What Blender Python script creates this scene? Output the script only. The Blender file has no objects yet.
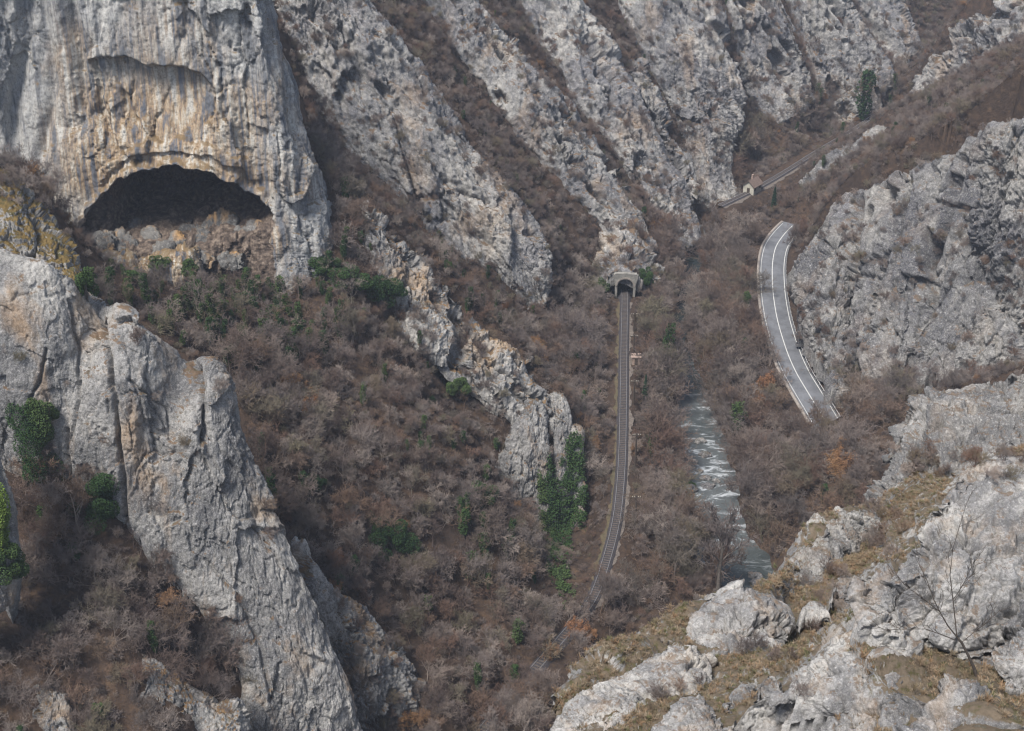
import bpy, bmesh, math, random
import numpy as np
import gc
gc.disable()
from mathutils import Vector, noise
from mathutils.bvhtree import BVHTree

random.seed(7); rng = np.random.default_rng(7)
S = bpy.context.scene
COL = S.collection
R = math.radians

# ------------------------------------------------------------------ camera, sky, sun, exposure
CAM = np.array([0.0, 0.0, 180.0]); PITCH = R(29.0); F = 512 / math.tan(R(20)); CX, CY = 512.0, 365.5
cam = bpy.data.cameras.new('camera'); camo = bpy.data.objects.new('camera', cam); COL.objects.link(camo)
camo.location = CAM; camo.rotation_euler = (R(90) - PITCH, 0, 0)
cam.sensor_width = 36; cam.lens = 18 / math.tan(R(20)); cam.clip_start = 0.5; cam.clip_end = 5000
S.camera = camo

SUN_EL, SUN_AZ = R(60), R(222)          # azimuth clockwise from +Y: behind the viewer, to the left
w = bpy.data.worlds.new('World'); S.world = w; w.use_nodes = True
nt = w.node_tree; bg = nt.nodes['Background']
sky = nt.nodes.new('ShaderNodeTexSky'); sky.sky_type = 'NISHITA'; sky.sun_disc = False
sky.sun_elevation = SUN_EL; sky.sun_rotation = SUN_AZ
hs = nt.nodes.new('ShaderNodeHueSaturation'); hs.inputs['Saturation'].default_value = 0.72
nt.links.new(sky.outputs[0], hs.inputs['Color']); nt.links.new(hs.outputs[0], bg.inputs[0])
bg.inputs[1].default_value = 0.078
sun = bpy.data.lights.new('sun', 'SUN'); sun.energy = 2.8; sun.angle = R(18); sun.color = (1, 0.95, 0.88)
suno = bpy.data.objects.new('sun', sun); COL.objects.link(suno); suno.location = (0, -50, 400)
sd = Vector((math.sin(SUN_AZ) * math.cos(SUN_EL), math.cos(SUN_AZ) * math.cos(SUN_EL), math.sin(SUN_EL)))
suno.rotation_euler = sd.to_track_quat('Z', 'Y').to_euler()
S.view_settings.view_transform = 'Standard'; S.view_settings.look = 'None'
S.view_settings.exposure = 1.14; S.view_settings.gamma = 1
S.cycles.max_bounces = 5; S.cycles.diffuse_bounces = 3; S.cycles.volume_bounces = 0
S.cycles.transparent_max_bounces = 6; S.cycles.use_denoising = True; S.cycles.denoiser = 'OPENIMAGEDENOISE'; S.cycles.denoising_input_passes = 'RGB_ALBEDO_NORMAL'; S.cycles.denoising_prefilter = 'ACCURATE'; S.cycles.filter_width = 1.2

# ------------------------------------------------------------------ picture <-> place
SP, CP = math.sin(PITCH), math.cos(PITCH)
def ray(px, py):
    dx, dy = (px - CX) / F, (CY - py) / F
    return np.array([dx, CP + dy * SP, -SP + dy * CP])
def at(px, py, Y=None, z=None):
    d = ray(px, py); t = Y / d[1] if Y is not None else (z - CAM[2]) / d[2]
    return CAM + d * t
def project(P):
    V = np.asarray(P, float) - CAM
    dep = V[..., 1] * CP - V[..., 2] * SP; up = V[..., 1] * SP + V[..., 2] * CP
    return CX + F * V[..., 0] / dep, CY - F * up / dep, dep

# ------------------------------------------------------------------ materials
MATS = {}
class NB:
    """small node builder"""
    def __init__(s, name, rough=0.9, spec=0.2):
        s.m = bpy.data.materials.new(name); s.m.use_nodes = True; s.t = s.m.node_tree; s.n = s.t.nodes
        s.b = s.n['Principled BSDF']; s.b.inputs['Roughness'].default_value = rough
        s.b.inputs['Specular IOR Level'].default_value = spec; MATS[name] = s.m
        s.geo = s.n.new('ShaderNodeNewGeometry')
    def link(s, a, b): s.t.links.new(a, b)
    def pos(s, sx=1, sy=1, sz=1, rot=(0, 0, 0)):
        mp = s.n.new('ShaderNodeMapping'); mp.inputs['Scale'].default_value = (sx, sy, sz); mp.inputs['Rotation'].default_value = rot
        s.link(s.geo.outputs['Position'], mp.inputs[0]); return mp.outputs[0]
    def noise(s, v, sc, det=6, ro=0.6, dist=0.0):
        x = s.n.new('ShaderNodeTexNoise'); x.inputs['Scale'].default_value = sc; x.inputs['Detail'].default_value = det
        x.inputs['Roughness'].default_value = ro; x.inputs['Distortion'].default_value = dist
        s.link(v, x.inputs['Vector']); return x.outputs['Fac']
    def ramp(s, v, *stops):
        x = s.n.new('ShaderNodeValToRGB'); e = x.color_ramp.elements
        while len(e) < len(stops): e.new(0.5)
        for k, (p, c) in enumerate(stops):
            e[k].position = p; e[k].color = (c, c, c, 1) if isinstance(c, (int, float)) else (*c, 1)
        s.link(v, x.inputs[0]); return x.outputs[0]
    def mix(s, f, a, b, mode='MIX'):
        x = s.n.new('ShaderNodeMix'); x.data_type = 'RGBA'; x.blend_type = mode
        for k, v in ((0, f), (6, a), (7, b)):
            if isinstance(v, (int, float)): x.inputs[k].default_value = v
            elif isinstance(v, tuple): x.inputs[k].default_value = (*v, 1)
            else: s.link(v, x.inputs[k])
        return x.outputs[2]
    def math(s, op, a, b=0.0):
        x = s.n.new('ShaderNodeMath'); x.operation = op
        for k, v in ((0, a), (1, b)):
            if isinstance(v, (int, float)): x.inputs[k].default_value = v
            else: s.link(v, x.inputs[k])
        return x.outputs[0]
    def nz(s):
        x = s.n.new('ShaderNodeSeparateXYZ'); s.link(s.geo.outputs['Normal'], x.inputs[0]); return x.outputs[2]
    def bump(s, h, dist, st=1.0):
        x = s.n.new('ShaderNodeBump'); x.inputs['Distance'].default_value = dist; x.inputs['Strength'].default_value = st
        s.link(h, x.inputs['Height']); s.link(x.outputs[0], s.b.inputs['Normal'])
    def col(s, c):
        if isinstance(c, tuple): s.b.inputs['Base Color'].default_value = (*c, 1)
        else: s.link(c, s.b.inputs['Base Color'])
        return s.m

def rock_mat(name, L=1.0, ochre=0.5, moss=0.5, light=1.0, streak=0.4, litter=(0.13, 0.085, 0.05), cool=0.0, grain=0.42):
    """L: size of the features in metres"""
    b = NB(name, 0.95, 0.15)
    A = (0.50 * light, 0.48 * light, 0.45 * light); B = (0.22 * light, 0.215 * light, 0.215 * light + cool)
    n1 = b.noise(b.pos(), 0.16 / L, 8, 0.62)
    c = b.mix(b.ramp(n1, (0.42, 0), (0.58, 1)), B, A)
    c = b.mix(b.ramp(b.noise(b.pos(), 0.045 / L, 4, 0.55), (0.40, 1), (0.60, 0)), c, b.mix(1.0, c, (0.62, 0.63, 0.66), 'MULTIPLY'))   # broad dark weathered areas
    # vertical weathering streaks
    n2 = b.noise(b.pos(1, 1, 0.12), 0.7 / L, 6, 0.65, 0.3)
    c = b.mix(b.math('MULTIPLY', b.ramp(n2, (0.50, 0), (0.66, 1)), streak), c, (0.125, 0.125, 0.13))
    c = b.mix(b.math('MULTIPLY', b.ramp(n2, (0.30, 1), (0.44, 0)), streak), c, (0.54, 0.52, 0.48))
    # grainy lichen
    n3 = b.noise(b.pos(), 2.6 / L, 5, 0.75)
    c = b.mix(b.ramp(n3, (0.50, 0), (0.62, 0.65)), c, (0.14, 0.14, 0.13))
    c = b.mix(b.ramp(n3, (0.34, 0.55), (0.44, 0)), c, (0.56, 0.55, 0.53))
    n7 = b.noise(b.pos(), 9.0 / L, 4, 0.8); c = b.mix(b.ramp(n7, (0.44, grain), (0.5, 0)), c, b.mix(1.0, c, (0.50, 0.49, 0.48), 'MULTIPLY')); c = b.mix(b.ramp(n7, (0.52, 0), (0.6, 0.65 * grain)), c, (0.62, 0.60, 0.57))
    # ochre stains
    n4 = b.noise(b.pos(1, 1, 0.35), 0.23 / L, 5, 0.6, 0.5)
    c = b.mix(b.math('MULTIPLY', b.ramp(n4, (0.53, 0), (0.68, 1)), ochre), c, (0.40, 0.25, 0.12))
    # moss, dead grass and leaf litter where things can lie
    n5 = b.noise(b.pos(), 0.55 / L, 6, 0.7)
    up = b.math('ADD', b.nz(), b.math('MULTIPLY', b.math('SUBTRACT', n5, 0.5), 2.2))
    up = b.ramp(b.math('MULTIPLY', up, 0.5), (0.5 - 0.14 * moss, 0), (0.60 - 0.12 * moss, 1))
    n6 = b.noise(b.pos(), 1.1 / L, 3, 0.6)
    lit = b.ramp(n6, (0.35, (0.075, 0.07, 0.03)), (0.5, litter), (0.66, tuple(1.25 * x for x in litter)))
    c = b.mix(b.math('MULTIPLY', up, min(1.0, 0.55 + 0.4 * moss)), c, lit)
    hb = b.noise(b.pos(), 3.5 / L, 8, 0.75)
    b.bump(hb, 0.35 * L, 0.8)
    return b.col(c)

rock_mat('limestone', 1.6, 0.45, 0.85, 0.95, 0.60)
rock_mat('limestone_far', 2.2, 0.30, 0.85, 0.95, 0.65, cool=0.012)
rock_mat('limestone_right', 2.4, 0.12, 0.40, 0.74, 0.50, cool=.012)
rock_mat('limestone_near', 0.42, 0.25, 0.26, 1.12, 0.25, grain=0.3)
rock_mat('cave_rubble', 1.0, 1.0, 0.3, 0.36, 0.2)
rock_mat('limestone_ledges', 0.9, 0.15, 0.36, 0.80, 0.45, grain=.35)
rock_mat('turfy_limestone', 0.42, 0.3, 1.75, 1.0, 0.22, litter=(0.13, 0.103, 0.075), grain=0.3)
rock_mat('mossy_limestone', 1.6, 0.25, 2.6, 0.9, 0.4, litter=(0.15, 0.105, 0.04))
rock_mat('limestone_spur', 1.8, 0.55, 0.95, 0.95, 0.40, litter=(0.17, 0.105, 0.05))

# stained wall of the great cave
b = NB('cave_limestone', 0.95, 0.15)
n1 = b.noise(b.pos(), 0.10, 7, 0.6)
c = b.mix(b.ramp(n1, (0.40, 0), (0.6, 1)), (0.25, 0.255, 0.27), (0.46, 0.455, 0.44))
st = b.noise(b.pos(1, 0.4, 0.045), 0.75, 4, 0.6, 0.12)
# warm weathering round the cave mouth: distance from the middle of the stained panel
sx = b.n.new('ShaderNodeVectorMath'); sx.operation = 'DISTANCE'; mp = b.n.new('ShaderNodeMapping')
mp.inputs['Scale'].default_value = (1.0, 0.25, 0.9); b.link(b.geo.outputs['Position'], mp.inputs[0]); b.link(mp.outputs[0], sx.inputs[0])
CAVEC = at(165, 165, Y=262); sx.inputs[1].default_value = (CAVEC[0], CAVEC[1] * .25, CAVEC[2] * .9)
warm = b.ramp(b.math('ADD', b.math('DIVIDE', sx.outputs['Value'], 50.0), b.math('MULTIPLY', b.math('SUBTRACT', n1, 0.5), 0.9)), (0.30, 1), (0.62, 0))
wc = b.ramp(st, (0.34, (0.66, 0.60, 0.50)), (0.44, (0.53, 0.44, 0.33)), (0.50, (0.40, 0.28, 0.17)), (0.55, (0.30, 0.235, 0.18)), (0.62, (0.20, 0.22, 0.27)))
c = b.mix(b.math('MULTIPLY', warm, 0.92), c, wc)
gs = b.ramp(st, (0.50, 0), (0.62, 0.75)); c = b.mix(gs, c, (0.13, 0.14, 0.16))
gs = b.ramp(st, (0.36, 0.7), (0.44, 0)); c = b.mix(gs, c, (0.56, 0.55, 0.52))
n3 = b.noise(b.pos(), 1.7, 5, 0.75); c = b.mix(b.ramp(n3, (0.52, 0), (0.63, 0.6)), c, (0.13, 0.125, 0.11))
n7 = b.noise(b.pos(), 5.5, 4, 0.8); c = b.mix(b.ramp(n7, (0.44, 0.75), (0.5, 0)), c, b.mix(1.0, c, (0.5, 0.49, 0.48), 'MULTIPLY'))
n5 = b.noise(b.pos(), 0.35, 6, 0.7)
up = b.ramp(b.math('ADD', b.math('MULTIPLY', b.nz(), 0.5), b.math('SUBTRACT', n5, 0.5)), (0.30, 0), (0.42, 0.8))
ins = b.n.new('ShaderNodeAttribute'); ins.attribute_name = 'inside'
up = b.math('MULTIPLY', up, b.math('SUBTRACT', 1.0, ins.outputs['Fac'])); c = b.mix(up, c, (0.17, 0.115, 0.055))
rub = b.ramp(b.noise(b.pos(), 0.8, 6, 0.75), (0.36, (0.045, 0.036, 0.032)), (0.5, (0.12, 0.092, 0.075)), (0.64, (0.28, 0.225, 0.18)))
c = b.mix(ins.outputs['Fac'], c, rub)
# dark cave walls, with the hollow's shade put into their colour
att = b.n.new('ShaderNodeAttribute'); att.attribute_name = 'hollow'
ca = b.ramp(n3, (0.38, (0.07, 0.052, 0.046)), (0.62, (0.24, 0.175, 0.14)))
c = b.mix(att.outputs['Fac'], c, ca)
b.bump(b.noise(b.pos(1, 1, 0.5), 2.0, 8, 0.75), 0.6, 0.8); b.col(c)

def ground_mat(name, cols, sc=1.0, rock=0.0):
    b = NB(name, 1.0, 0.05)
    n1 = b.noise(b.pos(), 0.05 / sc, 6, 0.6); n2 = b.noise(b.pos(), 0.9 / sc, 6, 0.75)
    c = b.mix(b.ramp(n1, (0.4, 0), (0.6, 1)), cols[0], cols[1]); c = b.mix(b.ramp(n2, (0.42, 0), (0.64, 1)), c, cols[2])
    c = b.mix(b.ramp(b.noise(b.pos(), 0.35 / sc, 5, 0.7), (0.55, 0), (0.68, 0.8)), c, cols[3])
    if rock:
        n3 = b.noise(b.pos(), 0.5 / sc, 6, 0.7); c = b.mix(b.ramp(n3, (0.56 , 0), (0.62, rock)), c, (0.34, 0.33, 0.32))
    b.bump(n2, 0.5 * sc, 1.0); return b.col(c)
ground_mat('leaf_litter', [(0.062, 0.045, 0.036), (0.085, 0.058, 0.042), (0.04, 0.031, 0.027), (0.12, 0.08, 0.052)])
ground_mat('dry_grass_ground', [(0.20, 0.15, 0.085), (0.23, 0.155, 0.08), (0.12, 0.092, 0.06), (0.13, 0.125, 0.05)], 0.3, 0.9)
ground_mat('verge_soil', [(0.11, 0.09, 0.06), (0.13, 0.10, 0.065), (0.08, 0.07, 0.045), (0.10, 0.10, 0.05)], 0.5)

def simple(name, colr, rough=0.9, spec=0.2, var=0.25, sc=1.0, metal=0.0):
    b = NB(name, rough, spec); n = b.noise(b.pos(), sc, 6, 0.7)
    lo = tuple(x * (1 - var) for x in colr); hi = tuple(x * (1 + var) for x in colr)
    b.b.inputs['Metallic'].default_value = metal
    return b.col(b.mix(b.ramp(n, (0.35, 0), (0.65, 1)), lo, hi))
simple('asphalt', (0.135, 0.14, 0.152), 0.8, 0.25, 0.22, 0.35)
simple('road_paint', (0.52, 0.52, 0.50), 0.7, 0.3, 0.12, 1.2)
simple('barrier_steel', (0.36, 0.36, 0.36), 0.5, 0.4, 0.2, 2.0)
simple('kerb_concrete', (0.27, 0.24, 0.215), 0.9, 0.2, 0.2, 0.8)
simple('ballast', (0.05, 0.046, 0.05), 1.0, 0.1, 0.45, 4.0)
simple('ballast_shoulder', (0.135, 0.115, 0.10), 1.0, 0.1, 0.35, 2.5)
simple('sleeper_wood', (0.10, 0.085, 0.075), 0.9, 0.1, 0.3, 3.0)
simple('rail_steel', (0.34, 0.33, 0.34), 0.35, 0.5, 0.15, 0.6, 0.6)
simple('portal_masonry', (0.235, 0.225, 0.205), 0.95, 0.1, 0.3, 0.9)
simple('tunnel_lining', (0.02, 0.02, 0.022), 1.0, 0.05, 0.3, 1.0)  # tunnel's darkness put into the colour of lining and end wall
simple('pole_wood', (0.075, 0.06, 0.05), 0.95, 0.1, 0.3, 3.0)
simple('house_plaster', (0.42, 0.40, 0.34), 0.9, 0.1, 0.2, 0.9)
simple('roof_tile', (0.15, 0.112, 0.095), 0.95, 0.1, 0.3, 2.0)
simple('dark_glass', (0.03, 0.03, 0.035), 0.3, 0.5, 0.2, 2.0)
simple('hut_render', (0.33, 0.25, 0.21), 0.95, 0.1, 0.2, 1.0)
simple('bark', (0.12, 0.105, 0.092), 0.95, 0.1, 0.35, 2.5)
simple('dark_bark', (0.085, 0.072, 0.063), 0.95, 0.1, 0.3, 6.0)

def plant_mat(name, cols, rough=0.9):
    b = NB(name, rough, 0.1); oi = b.n.new('ShaderNodeObjectInfo')
    k = len(cols); c = b.ramp(oi.outputs['Random'], *[((i + 0.5) / k, cc) for i, cc in enumerate(cols)])
    n = b.noise(b.pos(), 0.9, 3, 0.6); c = b.mix(b.ramp(n, (0.35, 0.0), (0.65, 0.55)), c, b.mix(1.0, c, (1.5, 1.4, 1.35), 'MULTIPLY'))
    return b.col(c)
plant_mat('bare_twigs', [(0.104, 0.079, 0.069), (0.185, 0.161, 0.149), (0.081, 0.062, 0.057), (0.218, 0.180, 0.155), (0.132, 0.113, 0.108), (0.162, 0.111, 0.081), (0.112, 0.098, 0.092), (0.253, 0.218, 0.193), (0.099, 0.084, 0.081), (0.145, 0.131, 0.092), (0.140, 0.094, 0.074)])
plant_mat('russet_leaves', [(0.19, 0.10, 0.055), (0.21, 0.125, 0.065), (0.18, 0.11, 0.065)])
plant_mat('ivy_leaves', [(0.026, 0.052, 0.02), (0.038, 0.07, 0.024), (0.052, 0.082, 0.03)])
plant_mat('conifer_needles', [(0.022, 0.048, 0.028), (0.03, 0.055, 0.03)])
plant_mat('bright_leaves', [(0.12, 0.17, 0.035), (0.10, 0.15, 0.035)])
plant_mat('dry_blades', [(0.20, 0.155, 0.105), (0.22, 0.16, 0.105), (0.15, 0.125, 0.085), (0.115, 0.12, 0.06), (0.17, 0.125, 0.09), (0.26, 0.22, 0.16), (0.19, 0.125, 0.075)])

b = NB('river_water', 0.16, 0.5)
n = b.noise(b.pos(1, 1, 1), 0.55, 6, 0.65, 0.6); n2 = b.noise(b.pos(0.6, 1.4, 1), 0.22, 8, 0.75, 1.0)
riff = b.n.new('ShaderNodeAttribute'); riff.attribute_name = 'riffle'
foam_sheen = b.math('MULTIPLY', b.ramp(n2, (0.515, 0), (0.60, 1)), riff.outputs['Fac'])
c = b.mix(b.ramp(n, (0.35, 0), (0.65, 1)), (0.018, 0.026, 0.026), (0.045, 0.055, 0.055))
c = b.mix(b.math('MULTIPLY', riff.outputs['Fac'], 0.5), c, (0.15, 0.16, 0.165)); c = b.mix(foam_sheen, c, (0.50, 0.53, 0.56))  # pale riffles and foam, with missing sky reflection put into the colour
b.link(b.math('ADD', b.math('MULTIPLY', riff.outputs['Fac'], 0.35), 0.12), b.b.inputs['Roughness'])
b.bump(b.math('ADD', n, n2), 0.5, 0.55); b.col(c)

# ------------------------------------------------------------------ object helpers
def tag(o, label=None, cat=None, group=None, kind=None):
    if label: o['label'] = label
    if cat: o['category'] = cat
    if group: o['group'] = group
    if kind: o['kind'] = kind
    return o
def mesh_from(name, V, Fc, mat=None, smooth=True):
    me = bpy.data.meshes.new(name)
    V = np.asarray(V, np.float32)
    if isinstance(Fc, np.ndarray):
        n, k = Fc.shape
        me.vertices.add(len(V)); me.vertices.foreach_set('co', V.ravel())
        me.loops.add(n * k); me.loops.foreach_set('vertex_index', Fc.astype(np.int32).ravel())
        me.polygons.add(n); me.polygons.foreach_set('loop_start', np.arange(0, n * k, k, dtype=np.int32))
        me.update(calc_edges=True); me.validate()
    else:
        me.from_pydata([tuple(v) for v in V], [], Fc); me.update()
    if smooth: me.polygons.foreach_set('use_smooth', np.ones(len(me.polygons), bool))
    if mat: me.materials.append(MATS[mat] if isinstance(mat, str) else mat)
    return me
def obj(name, me, parent=None, loc=None):
    o = bpy.data.objects.new(name, me); COL.objects.link(o)
    if parent: o.parent = parent
    if loc is not None: o.location = loc
    return o
def empty(name, loc, label=None, cat=None, group=None):
    o = bpy.data.objects.new(name, None); COL.objects.link(o); o.location = loc; o.empty_display_size = 0.5
    return tag(o, label, cat, group)
def grid_faces(nr, nc):
    i = np.arange(nr * nc).reshape(nr, nc)
    return np.stack([i[:-1, :-1], i[1:, :-1], i[1:, 1:], i[:-1, 1:]], -1).reshape(-1, 4)
def box_vf(c, s, V, Fc, M=None):
    k = len(V); cs = [(x, y, z) for z in (-.5, .5) for y in (-.5, .5) for x in (-.5, .5)]
    for p in cs:
        q = Vector((p[0] * s[0], p[1] * s[1], p[2] * s[2])); q = (M @ q) if M is not None else q
        V.append((q[0] + c[0], q[1] + c[1], q[2] + c[2]))
    for f in ((0, 2, 3, 1), (4, 5, 7, 6), (0, 1, 5, 4), (2, 6, 7, 3), (0, 4, 6, 2), (1, 3, 7, 5)): Fc.append(tuple(k + a for a in f))

# ------------------------------------------------------------------ noise
def fbm(P, oct=4, H=1.0):
    f = noise.fractal
    return np.array([f(p, H, 2.0, oct) for p in P.tolist()])
def voro(P):
    v = noise.voronoi; L = [v(p) for p in P.tolist()]
    d = np.array([q[0][:2] for q in L]); C = np.array([tuple(q[1][0]) for q in L]); return d[:, 0], d[:, 1], C
def h1(C, k): return np.modf(np.abs(np.sin(C @ np.array([12.9898, 78.233, 37.719]) + k * 17.13) * 43758.5453))[0]
def rock_disp(P, L, amp, aniso=2.2, lean=0.0, seed=0.0, block=1.0, crack=0.32, fine=0.24, flute=0.18, warp=1.0, rib=0.5):
    """craggy relief in metres: big swells, tilted blocks with steps and open joints between, upright flutes, rough grain"""
    Q = P.copy(); Q[:, 0] += lean * P[:, 2]; Q /= L; Q[:, 2] /= aniso; Q += seed * 13.7
    w1, w2, w3 = fbm(Q * 1.6 + 5.2, 5, .7), fbm(Q * 1.6 + 9.7, 5, .7), fbm(Q * 1.6 + 15.1, 3)
    Q2 = Q + np.stack([.11 * w1, .11 * w2, .10 * w3], 1) * warp
    brk = np.clip(.75 + 1.1 * fbm(Q * .45 + 31, 3), .3, 1.25)        # sound slabs beside broken ground
    Qr = Q.copy(); Qr[:, 2] *= .3; d = 0.7 * fbm(Q * 0.33, 3) + rib * (.45 - 1.6 * np.abs(fbm(Qr * .55 + 21 + .15 * np.stack([w1, w2, w3], 1), 2)))
    for sc, a in ((0.6, 1.0), (1.45, 0.55), (3.6, 0.24)):
        d1, d2, C = voro(Q2 * sc); e = d2 - d1
        sl = np.stack([h1(C, 1) - .5, h1(C, 2) - .5, h1(C, 3) - .5], 1); tilt = np.einsum('ij,ij->i', sl, Q2 * sc - C)
        d += a * brk * (block * ((h1(C, 4) - .5) * 0.8 + tilt * 1.9) - crack * np.exp(-(e / (.05 * (1 + .6 * sc))) ** 2) * (h1(C, 5) > .35) - 0.12 * d1)
    Qf = Q2.copy(); Qf[:, 2] *= .35
    d += flute * (0.5 - 2 * np.abs(fbm(Qf * 1.7 + 3.3, 3, .9))) + brk * fine * (0.8 - 2 * np.abs(fbm(Q2 * 3.1, 5, 0.65))) + .5 * fine * fbm(Q * 11.0, 3, 0.5)
    return d * amp

# ------------------------------------------------------------------ surfaces traced as crest and foot lines
def resample(P, n):
    P = np.asarray(P, float); k = len(P)
    s = np.concatenate([[0], np.cumsum(np.linalg.norm(np.diff(P, axis=0), axis=1))]); u = np.linspace(0, s[-1], n)
    E = np.vstack([2 * P[0] - P[1], P, 2 * P[-1] - P[-2]]); out = np.empty((n, 3))
    for j, x in enumerate(u):
        i = min(max(np.searchsorted(s, x, 'right') - 1, 0), k - 2); t = (x - s[i]) / max(s[i + 1] - s[i], 1e-6)
        p0, p1, p2, p3 = E[i], E[i + 1], E[i + 2], E[i + 3]
        out[j] = 0.5 * (2 * p1 + (p2 - p0) * t + (2 * p0 - 5 * p1 + 4 * p2 - p3) * t * t + (3 * p1 - p0 - 3 * p2 + p3) * t ** 3)
    return out
def bycol(A, n):                                   # resample at equal column index so that crest and foot keep step
    A = np.asarray(A, float); k = len(A); E = np.vstack([2 * A[0] - A[1], A, 2 * A[-1] - A[-2]])
    x = np.linspace(0, k - 1, n); i = np.minimum(x.astype(int), k - 2); t = (x - i)[:, None]; p0, p1, p2, p3 = E[i], E[i + 1], E[i + 2], E[i + 3]
    return 0.5 * (2 * p1 + (p2 - p0) * t + (2 * p0 - 5 * p1 + 4 * p2 - p3) * t * t + (3 * p1 - p0 - 3 * p2 + p3) * t ** 3)
def vnormals(V, nr, nc):
    G = V.reshape(nr, nc, 3); a = np.gradient(G, axis=0); bb = np.gradient(G, axis=1); n = np.cross(a, bb)
    n /= np.maximum(np.linalg.norm(n, axis=2, keepdims=True), 1e-9); return n.reshape(-1, 3)
FACES = []
SURF = []            # (verts, quads, kind) for ray casting and scattering
TER_ANCH = []        # (X, Y, z) for the terrain
def crag(name, label, crest, foot, mat='limestone', T=8, bulge=1.5, L=4.0, amp=1.6, aniso=2.2, lean=0.0, seed=0, anchor='both', cat='cliff', veg=0.0, px=1.0, group=None, sink=None, cracks=(), **kw):
    c = np.array([at(x, y, Y=Y) for x, y, Y in crest]); f = np.array([at(x, y, Y=Y) for x, y, Y in foot])
    if anchor in ('both', 'crest'):
        for p in c: TER_ANCH.append((p[0], p[1] + 5, p[2] - 2.5))
    if anchor in ('both', 'foot'):
        for p in f: TER_ANCH.append((p[0], p[1], p[2] + 0.6))
    dist = np.linalg.norm(c.mean(0) - CAM); step = px * dist / F
    length = max(np.linalg.norm(np.diff(c, axis=0), axis=1).sum(), np.linalg.norm(np.diff(f, axis=0), axis=1).sum())
    hh = np.linalg.norm(c - f, axis=1); h = np.percentile(hh, 80)
    nc = int(min(max(length / step, 24), 700)); nf = int(min(max(h / step, 16), 520))
    c, f = bycol(c, nc), bycol(f, nc)
    al = np.gradient(c, axis=0) + np.gradient(f, axis=0); dn = f - c
    n = np.cross(dn, al); n /= np.maximum(np.linalg.norm(n, axis=1, keepdims=True), 1e-9)
    n *= np.sign(np.einsum('ij,ij->i', n, CAM - c))[:, None]
    k = max(nc // 10, 3); ker = np.ones(2 * k + 1) / (2 * k + 1)
    n = np.stack([np.convolve(np.pad(n[:, i], k, 'edge'), ker, 'valid') for i in range(3)], 1); n /= np.linalg.norm(n, axis=1, keepdims=True)
    nh = n.copy(); nh[:, 2] = 0; nh /= np.maximum(np.linalg.norm(nh, axis=1, keepdims=True), 1e-9)
    rows = []
    nb = max(int(1.6 * T / step * 0.5), 6)
    for i in range(nb, 0, -1):                       # the far side, going down behind the crest
        u = i / nb; rows.append(c - nh * T * u - np.array([0, 0, 1.0]) * (T * 1.5 * u ** 2.2))
    for i in range(nf + 1):
        v = i / nf; rows.append(c + (f - c) * v + n * bulge * math.sin(math.pi * min(1, v * 1.02)) ** 0.7 if 0 < v < 1 else c + (f - c) * v)
    for u in (0.5, 1.0): rows.append(f + np.array([0, 0, -1.0]) * u * 0.12 * h - nh * u * 0.2 * T * 0)
    G = np.array(rows)
    def side(col, nn, k, sgn):                       # the ends turn back into the hill
        out = []
        for u in np.linspace(0, 1, k + 1)[1:]: out.append(G[:, col] - nn * T * 1.1 * u + sgn * al[col] / np.linalg.norm(al[col]) * T * 0.15 * math.sin(u * math.pi / 2) - np.array([0, 0, 1]) * T * 0.4 * u * u)
        return out
    ks = max(int(T / step * 0.6), 5)
    left = side(0, nh[0], ks, -1)[::-1]; right = side(nc - 1, nh[-1], ks, 1)
    G = np.concatenate([np.stack(left, 1), G, np.stack(right, 1)], 1); nr, ncc = G.shape[:2]
    V = G.reshape(-1, 3); N = vnormals(V, nr, ncc)
    s = np.sign(np.einsum('ij,ij->i', N.reshape(nr, ncc, 3)[nb + nf // 2], CAM - G[nb + nf // 2]).sum()); N *= s
    V = V + N * rock_disp(V, L, amp, aniso, lean, seed, **kw)[:, None]
    if sink:                                         # stretches where the rock stays under soil and scrub
        sc_, th, dp = sink; Qs = V * sc_; Qs[:, 0] += .6 * V[:, 2] * sc_; Qs[:, 2] *= .5; m = fbm(Qs + seed * 3.1, 4, .8)
        V = V - N * (dp * (lambda t: t * t * (3 - 2 * t))(np.clip((m - th) / .16, 0, 1)))[:, None]
    if cracks:                                       # long open joints
        qx, qy, _ = project(V); jit = 2.0 * fbm(V * .35 + 40, 3)
        for line, wd, dp in cracks:
            ln = np.array(line, float); best = np.full(len(V), 1e9)
            for a_, b_ in zip(ln[:-1], ln[1:]):
                dv = b_ - a_; t = np.clip(((qx - a_[0]) * dv[0] + (qy - a_[1]) * dv[1]) / (dv @ dv), 0, 1); best = np.minimum(best, np.hypot(qx + jit - a_[0] - t * dv[0], qy - a_[1] - t * dv[1]))
            V = V - N * (dp * np.exp(-(best / wd) ** 2))[:, None]
    fc = grid_faces(nr, ncc)
    if s < 0: fc = fc[:, ::-1]
    base = V.mean(0); base[2] = V[:, 2].min()
    o = obj(name, mesh_from(name, V - base, fc, mat), loc=base); tag(o, label, cat, group)
    FACES.append(V.reshape(nr, ncc, 3)[nb:nb + nf - 2, ks:-ks].reshape(-1, 3)); SURF.append((V, fc, 'rock', veg)); return o

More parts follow.
